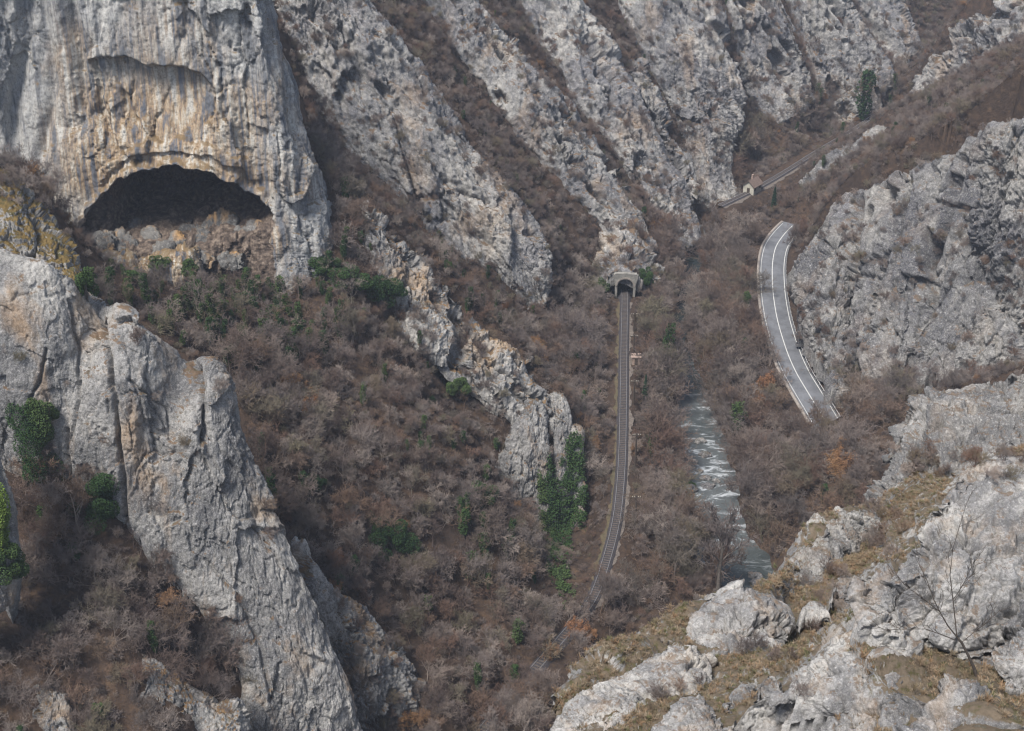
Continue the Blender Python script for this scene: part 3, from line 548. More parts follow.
NEAR = dict(mat='limestone_near', aniso=1.3, crack=.55, rib=.35, block=1.1, fine=.15,  anchor='none', cat='rock', px=0.9)
def nr_(label, crest, foot, seed, T=3, bulge=0.8, L=1.5, amp=0.45, name='boulder', **k):
    kw = dict(NEAR); kw.update(k); crag(name, label, crest, foot, seed=seed, T=T, bulge=bulge, L=L, amp=amp, **kw)
nr_('huge pale boulder behind the bare sapling', [(852,612,45.5),(862,585,46.5),(882,560,47),(902,538,47.5),(920,498,48.5),(945,478,49),(975,468,49.5),(1024,462,49.5),(1090,452,49.5)], [(862,622,43.5),(885,640,42.5),(905,650,42),(925,658,41.8),(950,666,41.3),(975,672,40.9),(1000,676,40.5),(1030,680,40),(1090,690,39)], 50, T=6, bulge=1.4, L=3.6, amp=1.0)
nr_('long whitish slab running down to the bottom edge, left of the sapling', [(792,745,42),(802,700,44.5),(815,668,46),(835,640,46.5),(860,632,45.5),(880,655,43.5),(878,690,41.8)], [(800,770,39.5),(812,765,39.5),(825,760,39.4),(838,752,39.4),(850,740,39.5),(862,728,39.8),(870,715,40.3)], 51, bulge=1.0, L=2.3, amp=.6)
nr_('grey-white boulder standing before the long slab', [(835,735,39.8),(848,705,40.5),(862,682,41),(885,672,41),(905,690,40.6),(912,715,39.6)], [(838,765,38),(855,770,37.6),(870,772,37.4),(885,772,37.4),(900,768,37.4),(912,760,37.5)], 52, T=2.5)
nr_('low split boulder at the bottom edge under the sapling', [(915,745,37.2),(930,715,38),(950,698,38.4),(968,692,38.4),(985,700,38),(998,720,37.2),(1003,745,36.4)], [(912,775,35.6),(930,780,35.4),(948,782,35.3),(966,782,35.2),(982,782,35.2),(996,780,35.2),(1006,772,35.2)], 53, T=2)
nr_('rock cut by the right edge beside the sapling', [(1004,660,41),(1012,645,41.4),(1030,632,41.8),(1070,622,42)], [(1004,682,39.7),(1014,688,39.2),(1034,694,39),(1074,700,38.6)], 54, T=2, L=1.1, amp=.35)
nr_('square-shouldered rock tower over the river bend', [(690,662,60),(694,628,61.5),(708,608,62.5),(735,597,63),(755,600,63.5),(772,612,63.5),(776,632,62)], [(680,700,56),(698,705,55.5),(715,700,55.5),(732,692,56),(748,680,57),(762,668,58.5),(772,655,60)], 55, T=5, bulge=1.2, L=2.8, amp=.75)
nr_('knobbly rock at the left foot of the rock tower', [(628,690,55.5),(640,668,56.5),(660,655,57.5),(680,648,58),(694,655,58),(698,675,56.5)], [(630,720,52),(645,728,51),(662,726,51),(678,720,51.5),(690,712,52.5),(700,700,54)], 56, bulge=1.1, L=2.3, amp=.65)
nr_('rounded boulder low on the left end of the foreground ridge', [(562,745,51),(570,715,52.5),(588,697,53.5),(606,686,54),(622,690,54),(632,712,52.5)], [(556,780,48),(575,785,47),(592,782,47),(608,776,47.4),(622,766,48),(634,750,49.5)], 57, bulge=1.1, L=2.3, amp=.6)
nr_('small upright boulder between the rounded boulder and the knobbly rock', [(608,735,50),(616,712,51),(630,698,51.8),(645,705,51.6),(650,728,50.2)], [(610,765,47.6),(620,772,47.2),(632,772,47.2),(644,768,47.4),(652,755,48)], 58, T=2, L=1.2, amp=.4)
nr_('flat-topped boulder above the bottom edge on the grassy slope', [(655,740,47.6),(668,712,49),(685,698,49.6),(705,702,49.4),(718,722,48.4),(722,745,47)], [(655,775,45),(672,782,44.4),(688,782,44.3),(702,778,44.3),(714,770,44.5),(726,762,44.8)], 59, T=2, L=1.2, amp=.4)
nr_('tilted grey slab at the foot of the far foreground crag', [(782,602,76),(792,575,80),(808,545,86),(828,520,92),(850,514,97),(872,522,99)], [(790,612,72),(808,600,73),(822,585,76),(838,565,80),(856,548,85),(876,538,90)], 60, mat='limestone_ledges', T=6, bulge=1.2, L=2.6, amp=.8)
nr_('stepped grey crag on the right, jutting over the scrub', [(880,530,112),(884,490,118),(893,455,122),(905,420,126),(925,396,129),(965,390,129),(1005,384,129),(1090,376,128)], [(892,540,106),(912,525,106),(930,508,107),(950,490,109),(972,474,111),(995,462,113),(1024,450,115),(1090,440,116)], 61, T=12, bulge=2.5, L=4, amp=1.5, mat='limestone_ledges', aniso=1.0, block=1.3, name='rock_crag', cat='cliff')
for k, (x, y, Y, s) in enumerate([(745,700,50,1.0),(700,725,47.5,.8),(760,640,59,.9),(735,735,46.5,.7),(815,612,64,.9),(770,690,49.5,.7),(845,585,68,.8)]):
    pos = ['below the rock tower', 'at the bottom edge beside the flat-topped boulder', 'just right of the rock tower', 'at the bottom edge left of the long slab', 'on the straw-coloured saddle', 'above the long slab', 'under the tilted slab'][k]
    r = 14 * s * (50 / Y) ** .5
    nr_('small half-buried stone ' + pos, [(x - r, y, Y), (x - r * .6, y - r * .7, Y + .8), (x, y - r, Y + 1), (x + r * .6, y - r * .7, Y + .8), (x + r, y, Y)], [(x - r, y + r * .5, Y - .8), (x - r * .5, y + r, Y - 1.2), (x, y + r * 1.1, Y - 1.3), (x + r * .5, y + r, Y - 1.2), (x + r, y + r * .5, Y - .8)], 70 + k, T=1, bulge=.35, L=.8, amp=.22, name='stone', group='stones in the foreground grass')

# ------------------------------------------------------------------ what the viewer sees: a coarse depth grid, for placing and culling plants
ZW, ZH = 512, 366
ZB = np.full((ZH, ZW), 1e9); RB = np.full((ZH, ZW), 1e9)
def splat(P, rock=False):
    px, py, d = project(P); m = (d > 1) & (px >= 0) & (px < 1024) & (py >= 0) & (py < 731)
    np.minimum.at(ZB, ((py[m] / 2).astype(int), (px[m] / 2).astype(int)), d[m])
    if rock: np.minimum.at(RB, ((py[m] / 2).astype(int), (px[m] / 2).astype(int)), d[m])
for V, fc, kind, veg in SURF:
    if kind == 'ground':
        q = V[fc[::1]]
        for a in np.linspace(0, 1, 6)[:-1]:
            for bb in np.linspace(0, 1, 6)[:-1]: splat(q[:, 0] * (1 - a) * (1 - bb) + q[:, 1] * a * (1 - bb) + q[:, 2] * a * bb + q[:, 3] * (1 - a) * bb)
    else: splat(V, kind == 'rock'); splat((V[fc[:, 0]] + V[fc[:, 2]]) / 2, kind == 'rock')
_p = np.pad(ZB, 1, 'edge'); _s = np.stack([_p[i:i + ZH, j:j + ZW] for i in range(3) for j in range(3)]); ZM = np.sort(_s, 0)[3]   # fills pin holes
def cast(px, py):
    d = ZM[min(max(int(py / 2), 0), ZH - 1), min(max(int(px / 2), 0), ZW - 1)]; v = ray(px, py); return CAM + v * d
def visible(P, slack=2.5):
    px, py, d = project(P); ix = np.clip((px / 2).astype(int), 0, ZW - 1); iy = np.clip((py / 2).astype(int), 0, ZH - 1)
    return d < ZM[iy, ix] + slack
def before_rock(P):
    """stands in front of a rock face that would otherwise show"""
    px, py, d = project(P); ix = np.clip((px / 2).astype(int), 0, ZW - 1); iy = np.clip((py / 2).astype(int), 0, ZH - 1); return (RB[iy, ix] <= ZB[iy, ix] + .3) & (d < RB[iy, ix] + 2) & (d > RB[iy, ix] - 11)
def ground_z(x, y): return float(height(np.array([[x, y]]))[0])

# ------------------------------------------------------------------ ribbons along a line
def side_vec(C):
    t = np.gradient(C, axis=0); n = np.stack([t[:, 1], -t[:, 0], np.zeros(len(C))], 1); return n / np.linalg.norm(n, axis=1, keepdims=True)
def ribbon(C, prof, mat, name, parent=None, flip=False, jit=0):
    """prof: (offset to the right, height) pairs"""
    n = side_vec(C); rows = [C + n * o + np.array([0, 0, h]) for o, h in prof]
    if jit: rows[-1] = rows[-1] + n * (jit * fbm(C * .35, 3))[:, None]; rows[0] = rows[0] + n * (.3 * jit * fbm(C * .5 + 3, 3))[:, None]
    V = np.stack(rows, 1).reshape(-1, 3); f = grid_faces(len(C), len(prof))
    if np.cross(V[f[0, 1]] - V[f[0, 0]], V[f[0, 2]] - V[f[0, 0]])[2] < 0: f = f[:, ::-1]
    o = np.array(parent.location) if parent else np.zeros(3)
    return obj(name, mesh_from(name, V - o, f, mat, False), parent)
def railway(C, label):
    C = C.copy(); root = empty('railway_track', C[len(C) // 2], label, 'railway')
    ribbon(C, [(-1.9, -.7), (-1.3, -.12), (-1.0, .12), (1.0, .12), (1.3, -.12), (1.9, -.7)], 'ballast', 'ballast', root)
    for s, nm in ((-1, 0), (1, 0)):
        ribbon(C, [(s * .75 - .065, .16), (s * .75 - .065, .32), (s * .75 + .065, .32), (s * .75 + .065, .16)], 'rail_steel', 'rail', root)
    L = np.linalg.norm(np.diff(C, axis=0), axis=1).sum(); K = resample(C, int(L / .75)); n = side_vec(K); V = []; Fc = []
    for p, q in zip(K, n): box_vf(p - np.array(root.location) + np.array([0, 0, .13]), (1.9, .24, .12), V, Fc, Vector((0, 0, 0)) and None or __import__('mathutils').Matrix.Rotation(math.atan2(q[1], q[0]), 3, 'Z'))
    tag(obj('sleepers', mesh_from('sleepers', V, Fc, 'sleeper_wood', False), root), kind='stuff')
    return root
railway(resample(np.vstack([rail_c[0] + np.array([0, 4, 0]), rail_c]), 420), 'single railway track running from the tunnel down the gorge floor')
railway(rail2_c, 'distant stretch of railway passing above the little house')
n_ = side_vec(rail_c)
V = ribbon(rail2_c, [(1.2, -.14), (2.2, -.25)], 'ballast_shoulder', 'verge', jit=1.0); tag(V, kind='structure'); V['label'] = 'pale ledge beside the distant track'
for s, nm, lab in ((1, 'verge', 'narrow mossy verge left of the track'), (-1, 'verge', 'bare verge right of the track')):
    w0 = 3.0; V = ribbon(rail_c[6:300], [(s * 1.28, -.14), (s * 1.9, -.2)] , 'verge_soil' if s > 0 else 'ballast_shoulder', 'verge', jit=1.0); tag(V, kind='structure'); V['label'] = lab

# ------------------------------------------------------------------ tunnel portal
def tunnel():
    t = rail_c[0] - rail_c[8]; ang = math.atan2(t[0], t[1])
    root = empty('tunnel_portal', PORT + np.array([0, 0.6, -.2]), 'pale masonry tunnel mouth swallowing the railway', 'tunnel'); root.rotation_euler = (0, 0, -ang)
    ow, oh, n = 2.15, 5.3, 20; r = ow
    arch = [(-ow, 0)] + [(-ow * math.cos(a), oh - r + r * math.sin(a)) for a in np.linspace(0, math.pi, n)] + [(ow, 0)]
    outer = [(-2.75, -.6), (-2.85, 3.5), (-3.0, 6.6), (3.0, 6.6), (2.85, 3.5), (2.75, -.6)]
    out = resample([(x, 0, z) for x, z in outer], 400)
    bm = bmesh.new(); m = len(arch)
    def oproj(x, z):
        a = math.atan2(z - 2.4, x); d = Vector((math.cos(a), math.sin(a)))
        best = max(((p[0] * d.x + (p[2] - 2.4) * d.y) / max(math.hypot(p[0], p[2] - 2.4), 1e-6), k) for k, p in enumerate(out)); return out[best[1]][0], out[best[1]][2]
    oo = [oproj(x, max(z, 0.0)) for x, z in arch]; oo[0] = (-2.75, 0); oo[-1] = (2.75, 0)
    fi = [bm.verts.new((x, 0, z)) for x, z in arch]; fo = [bm.verts.new((x, 0, z)) for x, z in oo]; bi = [bm.verts.new((x, 1.2, z)) for x, z in arch]; bo = [bm.verts.new((x, 1.2, z)) for x, z in oo]
    for k in range(m - 1):
        bm.faces.new((fi[k], fi[k + 1], fo[k + 1], fo[k])); bm.faces.new((fi[k], bi[k], bi[k + 1], fi[k + 1])); bm.faces.new((fo[k], fo[k + 1], bo[k + 1], bo[k]))
    me = bpy.data.meshes.new('facade'); bm.to_mesh(me); bm.free(); me.materials.append(MATS['portal_masonry']); obj('facade', me, root)
    V = []; Fc = []; box_vf((0, .6, 6.69), (6.02, 1.25, .18), V, Fc); obj('coping', mesh_from('coping', V, Fc, 'portal_masonry', False), root)
    V = []; Fc = []
    for k in range(1, n, 1):                               # ring of voussoirs standing proud of the facade
        a = math.pi * (k - .5) / (n - 1); M = __import__('mathutils').Matrix.Rotation(-(a - math.pi / 2) if False else (math.pi / 2 - a) * -1 * -1, 3, 'Y')
        box_vf((-(r + .28) * math.cos(a), -.05, oh - r + (r + .28) * math.sin(a)), (.34, .16, .5), V, Fc, M)
    obj('arch_ring', mesh_from('arch_ring', V, Fc, 'kerb_concrete', False), root)
    ys = [1.2, 10, 26]; V = [(x, y, z) for y in ys for x, z in arch]; f = [tuple(int(q) for q in qq) for qq in grid_faces(3, m)]
    f.append(tuple(range(2 * m, 3 * m))); f += [(0, m - 1, 2 * m - 1, m), (m, 2 * m - 1, 3 * m - 1, 2 * m)]; obj('lining', mesh_from('lining', V, f, 'tunnel_lining'), root)
tunnel()

# ------------------------------------------------------------------ road
rc = road_c[:]
tag(ribbon(rc, [(-4.0, -.25), (-3.7, .0), (3.6, .0), (3.9, -.2)], 'asphalt', 'road'), kind='structure')['label'] = 'grey two-lane road curving along the cliff foot'
for off, wd in ((-3.3, .09), (.0, .11), (3.2, .07)):
    m_ = ribbon(rc[4:-2], [(off - wd, .008), (off + wd, .008)], 'road_paint', 'road_marking'); tag(m_, kind='structure')
V = ribbon(rc, [(3.65, -.2), (3.65, .14), (4.35, .16), (4.35, -.3)], 'kerb_concrete', 'kerb'); tag(V, kind='structure')
g = empty('guard_rail', rc[150], 'pale steel guard rail along the river side of the road', 'guard rail')
ribbon(rc[8:-4], [(-3.85, .45), (-3.9, .60), (-3.85, .72), (-3.8, .74), (-3.8, .45)], 'barrier_steel', 'beam', g)
L = np.linalg.norm(np.diff(rc, axis=0), axis=1).sum(); K = resample(rc[8:-4], min(98, int(L / 3))); nn = side_vec(K)
for p, q in zip(K, nn):
    V = []; Fc = []; box_vf(p + q * -3.95 - np.array(g.location) + np.array([0, 0, .3]), (.12, .12, .9), V, Fc); obj('post', mesh_from('post', V, Fc, 'barrier_steel', False), g)

# ------------------------------------------------------------------ river
nn = side_vec(river_c); cols = 26; V = []; rf = []
u = np.linspace(0, 1, 300)
rif = np.interp(u, [0, .35, .42, .47, .5, .54, .6, .68, .78, .84, 1], [.0, .0, .25, .3, .9, .45, .8, .9, .55, .05, 0])
for o in np.linspace(-1, 1, cols):
    V.append(river_c + nn * (o * (river_w[:, None] + 5)) + np.array([0, 0, 0.0])); rf.append(rif * (1 - max(0, o) * np.interp(u, [0, .6, .7, 1], [0, .1, .75, 1])))
V = np.stack(V, 1).reshape(-1, 3); rf = np.stack(rf, 1).ravel(); V[:, 2] = 0.06 * fbm(V * 0.5, 3)
f = grid_faces(300, cols); f = f if np.cross(V[f[0, 1]] - V[f[0, 0]], V[f[0, 2]] - V[f[0, 0]])[2] > 0 else f[:, ::-1]
me = mesh_from('river', V, f, 'river_water'); a = me.attributes.new('riffle', 'FLOAT', 'POINT'); a.data.foreach_set('value', rf.astype(np.float32))
tag(obj('river', me), kind='structure')['label'] = 'shallow river with white riffles between bare trees'

# ------------------------------------------------------------------ stones in and beside the river
def stone(x, y, z, r, label, mat='limestone', group=None, name='river_stone'):
    bm = bmesh.new(); bmesh.ops.create_icosphere(bm, subdivisions=4, radius=1); V = np.array([v.co for v in bm.verts])
    V *= np.array([1.25, .9, .7]); P = V * 1.3 + np.array([x, y, z]); V *= (1 + .45 * fbm(P, 4))[:, None] * r
    for v, c in zip(bm.verts, V): v.co = c
    me = bpy.data.meshes.new(name); bm.to_mesh(me); bm.free(); me.materials.append(MATS[mat]); me.polygons.foreach_set('use_smooth', np.ones(len(me.polygons), bool))
    return tag(obj(name, me, loc=(x, y, z)), label, 'stone', group)
for k, (px, py, r) in enumerate([(688,490,1.6),(700,441,1.1),(705,455,1.2),(694,462,.9),(706,478,1.0),(708,486,1.2),(716,481,.8),(700,471,.7),(759,584,1.5),(764,592,1.3),(755,576,1.2),(768,598,1.1),(686,478,1.3),(720,545,.9),(692,512,.8),(735,560,1.0),(728,548,1.1),(700,535,.8)]):
    p = at(px, py, z=0.15); stone(p[0], p[1], .1, r, 'grey stone breaking the riffles or lying on the river bank', 'limestone_right', 'stones in the river')

# ------------------------------------------------------------------ poles, hut, house
def pole(px, py, h, label, arms=1):
    p = cast(px, py); z = ground_z(p[0], p[1]); p = np.array([p[0], p[1], z])
    root = empty('utility_pole', p, label, 'utility pole', 'poles beside the track')
    bm = bmesh.new(); bmesh.ops.create_cone(bm, segments=10, radius1=.24, radius2=.18, depth=h + .6, cap_ends=True); bmesh.ops.translate(bm, verts=bm.verts, vec=(0, 0, h / 2 - .3))
    me = bpy.data.meshes.new('pole'); bm.to_mesh(me); bm.free(); me.materials.append(MATS['pole_wood']); obj('shaft', me, root)
    for a in range(arms):
        V = []; Fc = []; box_vf((0, -.14, h - .4 - a * .6), (2.1, .2, .2), V, Fc); c = obj('crossarm', mesh_from('crossarm', V, Fc, 'pole_wood', False), root)
        for dx in (-.8, -.4, .4, .8):
            V = []; Fc = []; box_vf((dx, -.14, h - .2 - a * .6), (.12, .12, .24), V, Fc); obj('insulator', mesh_from('insulator', V, Fc, 'house_plaster', False), c)
for (px, py, h, lab) in [(633.5, 355, 6.0, 'wooden pole with crossarm beside the concrete hut'), (633.5, 403, 6.5, 'wooden pole with crossarm between the hut and the cypress, below the hut'), (635, 467, 9.0, 'tall wooden pole with crossarm halfway along the track'), (635, 524, 7.5, 'wooden pole with crossarm where the track begins to bend'), (634, 331, 5.5, 'wooden pole with crossarm nearest the tunnel mouth')]: pole(px, py, h, lab, 1)
def hut():
    p = at(635, 362, z=RZ); p[2] = RZ - .5; root = empty('trackside_hut', p, 'small flat-roofed concrete hut beside the railway', 'hut')
    V = []; Fc = []; box_vf((.2, 0, 1.1), (1.9, 1.8, 2.2), V, Fc); obj('wall', mesh_from('wall', V, Fc, 'hut_render', False), root)
    V = []; Fc = []; box_vf((.2, 0, 2.3), (2.5, 2.2, .22), V, Fc); obj('roof', mesh_from('roof', V, Fc, 'hut_render', False), root)
    V = []; Fc = []; box_vf((.2, -.92, .95), (.8, .06, 1.8), V, Fc); obj('door', mesh_from('door', V, Fc, 'pole_wood', False), root)
hut()
def house():
    p = at(752, 193, z=RZ - 1); z = ground_z(p[0], p[1]); p = at(752, 191, z=z + .3)
    root = empty('house', p, 'little pale house with a brown gabled roof below the far track', 'house'); root.rotation_euler = (0, 0, R(-38))
    W, D, Hh, rf = 3.8, 5.0, 2.5, 1.6
    V = [(-W/2,-D/2,-1),(W/2,-D/2,-1),(W/2,D/2,-1),(-W/2,D/2,-1),(-W/2,-D/2,Hh),(W/2,-D/2,Hh),(W/2,D/2,Hh),(-W/2,D/2,Hh),(0,-D/2,Hh+rf),(0,D/2,Hh+rf)]
    Fc = [(0,1,5,8,4),(1,2,6,5),(2,3,7,9,6),(3,0,4,7)]; obj('wall', mesh_from('wall', V, Fc, 'house_plaster', False), root)
    e = .45; k = rf / (W / 2); V = []; Fc = []
    for s in (-1, 1):
        b0 = len(V); V += [(0, -D/2-e, Hh+rf+.1), (0, D/2+e, Hh+rf+.1), (s*(W/2+e), D/2+e, Hh-k*e+.1), (s*(W/2+e), -D/2-e, Hh-k*e+.1)]; V += [(x, y, zz + .16) for x, y, zz in V[b0:b0+4]]
        Fc += [(b0,b0+1,b0+2,b0+3),(b0+4,b0+5,b0+6,b0+7),(b0+2,b0+3,b0+7,b0+6),(b0,b0+3,b0+7,b0+4),(b0+1,b0+2,b0+6,b0+5)]
    ro = obj('roof', mesh_from('roof', V, Fc, 'roof_tile', False), root)
    V = []; Fc = []; box_vf((-.8, 1.2, Hh + rf + .2), (.6, .6, 1.6), V, Fc); obj('chimney', mesh_from('chimney', V, Fc, 'hut_render', False), ro)
    for y in (-1.6, 1.5):
        V = []; Fc = []; box_vf((W/2+.02, y, 1.6), (.08, .9, 1.1), V, Fc); obj('window', mesh_from('window', V, Fc, 'dark_glass', False), root)
    V = []; Fc = []; box_vf((0, -D/2-.02, .8), (1.0, .08, 2.0), V, Fc); obj('door', mesh_from('door', V, Fc, 'pole_wood', False), root)
house()

# ------------------------------------------------------------------ plants: bare branching
def frame(d):
    x, y, z = float(d[0]), float(d[1]), float(d[2]); l = math.sqrt(x * x + y * y + z * z) or 1e-9; x /= l; y /= l; z /= l
    if abs(z) < .9: a, b_, c = y, -x, 0.0
    else: a, b_, c = 0.0, z, -y
    l = math.sqrt(a * a + b_ * b_ + c * c); a /= l; b_ /= l; c /= l
    return np.array((a, b_, c)), np.array((y * c - z * b_, z * a - x * c, x * b_ - y * a))
class Wood:
    def __init__(s): s.V = []; s.F = []; s.n = 0
    def tube(s, P, Rr, k=3):
        P = np.asarray(P, float); base = s.n
        for i in range(len(P)):
            d = P[min(i + 1, len(P) - 1)] - P[max(i - 1, 0)]; u, v = frame(d)
            for j in range(k):
                a = 2 * math.pi * j / k; s.V.append(P[i] + (u * math.cos(a) + v * math.sin(a)) * Rr[i])
        for i in range(len(P) - 1):
            for j in range(k): s.F.append((base + i * k + j, base + i * k + (j + 1) % k, base + (i + 1) * k + (j + 1) % k, base + (i + 1) * k + j))
        s.n += len(P) * k
    def mesh(s, name, mat, smooth=True): return mesh_from(name, np.array(s.V), np.array(s.F), mat, smooth)
def grow(rd, h, stems=1, spread=.55, limbs=6, sub=5, twig=5, fine=3, trunk_r=None, first=.3, up=.35, tw=.026):
    tr, cr = Wood(), Wood(); ends = []
    def go(p, d, L, r, lev):
        n = 3 if lev < 2 else 2; P = [p]; Rr = [r]; dd = d.copy()
        for i in range(n):
            dd = dd + rd.normal(0, .13 + .05 * lev, 3) + np.array([0, 0, up * .16 if lev else .0]); dd /= np.linalg.norm(dd); P.append(P[-1] + dd * L / n); Rr.append(max(r * (1 - .75 * (i + 1) / n), tw * .6))
        P = np.array(P); (tr if lev < 2 else cr).tube(P, Rr, 5 if lev == 0 else 3)
        cnt = [limbs, sub, twig, fine, 0][lev]
        if lev >= 3: ends.append(P[-1])
        for c in range(cnt):
            f = (first if lev == 0 else .22) + (1 - (first if lev == 0 else .22)) * (c + rd.random()) / cnt; f = min(f, .99)
            i = min(int(f * n), n - 1); q = P[i] + (P[i + 1] - P[i]) * (f * n - i); ax = (P[i + 1] - P[i]); ax /= np.linalg.norm(ax)
            u, v = frame(ax); a = rd.random() * 6.283; ang = rd.uniform(.5, 1.05) * (1.25 if lev == 0 else 1)
            nd = ax * math.cos(ang) + (u * math.cos(a) + v * math.sin(a)) * math.sin(ang) + np.array([0, 0, up * (.5 if lev < 3 else .25)]); nd /= np.linalg.norm(nd)
            ln = {0: h * spread * (1.05 - .55 * f) * rd.uniform(.75, 1.15), 1: L * rd.uniform(.42, .7), 2: L * rd.uniform(.4, .75), 3: L * rd.uniform(.4, .8)}[lev]
            go(q, nd, ln, max(Rr[i] * .55, tw), lev + 1)
    for s_ in range(stems):
        a = rd.random() * 6.283; t = (rd.uniform(.25, .6) if stems > 1 else rd.uniform(0, .12)); d = np.array([math.cos(a) * t, math.sin(a) * t, 1.0]); d /= np.linalg.norm(d)
        go(np.array([math.cos(a) * .15, math.sin(a) * .15, -.35]) * (stems > 1) + np.array([0, 0, -.3]) * (stems == 1), d, h * rd.uniform(.75, .92), trunk_r or h * .016, 0)
    return tr, cr, np.array(ends)
def leaves(C, rd, size, mat, name, flat=0.4):
    n = len(C); a = rd.normal(0, 1, (n, 3)); a[:, 2] = np.abs(a[:, 2]) * .8 + flat; a /= np.linalg.norm(a, axis=1, keepdims=True)
    r = rd.normal(0, 1, (n, 3)); u = np.cross(a, r); u /= np.linalg.norm(u, axis=1, keepdims=True); v = np.cross(a, u); s = (size * rd.uniform(.6, 1.3, n))[:, None]
    V = np.stack([C - u * s, C - v * s * .6 + a * s * .15, C + u * s, C + v * s * .6 - a * s * .1], 1).reshape(-1, 3); return mesh_from(name, V, np.arange(4 * n).reshape(n, 4), mat, False)
def clump_points(rd, n, rx, ry, rz, lumps=14, shell=.75):
    L = rd.normal(0, 1, (lumps, 3)); L /= np.linalg.norm(L, axis=1, keepdims=True); L *= (rd.uniform(.3, .85, lumps) ** .6)[:, None]; rr = rd.uniform(.25, .5, lumps)
    k = rd.integers(0, lumps, n); d = rd.normal(0, 1, (n, 3)); d /= np.linalg.norm(d, axis=1, keepdims=True); d *= (rd.uniform(shell ** 3, 1, n) ** (1 / 3))[:, None]
    return (L[k] + d * rr[k][:, None]) * np.array([rx, ry, rz]) + np.array([0, 0, rz * .95])

# every kind once: (trunk mesh, crown mesh, height)
rd = np.random.default_rng(3)
def kind_mesh(tr, cr, mat='bare_twigs'): return tr.mesh('trunk', mat if mat == 'bare_twigs' else 'bark'), cr.mesh('crown', mat)
TREES = []
for k in range(6):
    tr, cr, e = grow(rd, 7.0, 1, spread=[.55, .62, .5, .66, .58, .48][k], limbs=8, sub=6, twig=5, fine=4, first=[.25, .2, .3, .18, .25, .35][k], up=[.35, .3, .5, .25, .4, .6][k])
    TREES.append(kind_mesh(tr, cr))
SHRUBS = []
for k in range(5):
    tr, cr, e = grow(rd, 3.2, 5 + k % 3, spread=.5, limbs=5, sub=4, twig=4, fine=2, first=.15, up=.5, trunk_r=.045, tw=.02); SHRUBS.append(kind_mesh(tr, cr))
RUSSET = []
for k in range(2):
    tr, cr, e = grow(rd, 5.0, 3, spread=.5, limbs=5, sub=4, twig=4, fine=2, first=.2, up=.4, trunk_r=.06); C = np.repeat(e, 5, 0) + rd.normal(0, .16, (len(e) * 5, 3)); RUSSET.append((tr.mesh('trunk', 'bare_twigs'), leaves(C, rd, .11, 'russet_leaves', 'crown')))
def ivy_tree(h, n, wood=True, mat='ivy_leaves', rx=1.0):
    tr, cr, e = grow(rd, h, 1, spread=.4, limbs=7, sub=4, twig=4, fine=2, first=.3, up=.5)
    t = rd.uniform(.02, 1, n) ** .8; a = rd.random(n) * 6.28; r = rx * (.35 + .75 * np.sin(np.clip(t * 2.6, 0, 3.14))) * rd.uniform(.5, 1, n) * (.8 + .35 * np.sin(a * 3 + t * 9)); C = np.stack([np.cos(a) * r, np.sin(a) * r, t * h * .82], 1)
    V0 = leaves(C, rd, .17, mat, 'ivy'); return tr.mesh('trunk', 'bare_twigs'), cr.mesh('crown', 'bare_twigs'), V0
IVYT = [ivy_tree(7.5, 1500), ivy_tree(6.5, 1300, rx=1.2), ivy_tree(9, 1600, rx=.85)]
EVERG = []
for k in range(3):
    C = clump_points(rd, 2600, 1.9 + .3 * k, 1.8, 1.7, 16); EVERG.append(leaves(C, rd, .16, 'ivy_leaves', 'foliage'))
CON = []
for k in range(2):
    n = 2400; t = rd.random(n) ** .8; a = rd.random(n) * 6.28; r = (1 - t) ** .8 * 1.0 * (.6 + .4 * rd.random(n)) * (.85 + .25 * np.sin(t * 60 + a)) + .05; CON.append(leaves(np.stack([np.cos(a) * r, np.sin(a) * r, t * 6.5 + .2], 1), rd, .15, 'conifer_needles', 'crown'))
tr = Wood(); tr.tube([(0, 0, -.3), (0, 0, 3), (0, 0, 6)], [.14, .1, .04], 6); CON_TR = tr.mesh('trunk', 'bark')
# grass tuft
def tuft(n, hh, mat='dry_blades'):
    V = []; Fc = []
    for i in range(n):
        a = rd.random() * 6.28; r = abs(rd.normal(0, .10)); p = np.array([math.cos(a) * r, math.sin(a) * r, -.03]); l = hh * rd.uniform(.5, 1.2); lean = np.array([math.cos(a + rd.normal(0, .8)), math.sin(a + rd.normal(0, .8)), 0]) * l * rd.uniform(.2, .8); b_ = a + 1.57; s = np.array([math.cos(b_), math.sin(b_), 0]) * .010
        m = p + lean * .35 + np.array([0, 0, l * .6]); e = p + lean + np.array([0, 0, l * .95 - .25 * np.linalg.norm(lean)]); k = len(V); V += [p - s, p + s, m + s * .8, m - s * .8, e]; Fc += [(k, k + 1, k + 2, k + 3), (k + 3, k + 2, k + 4)]
    return mesh_from('tuft', np.array(V), Fc, mat, False)
TUFTS = [tuft(44, .15), tuft(36, .12), tuft(50, .20), tuft(34, .09)]

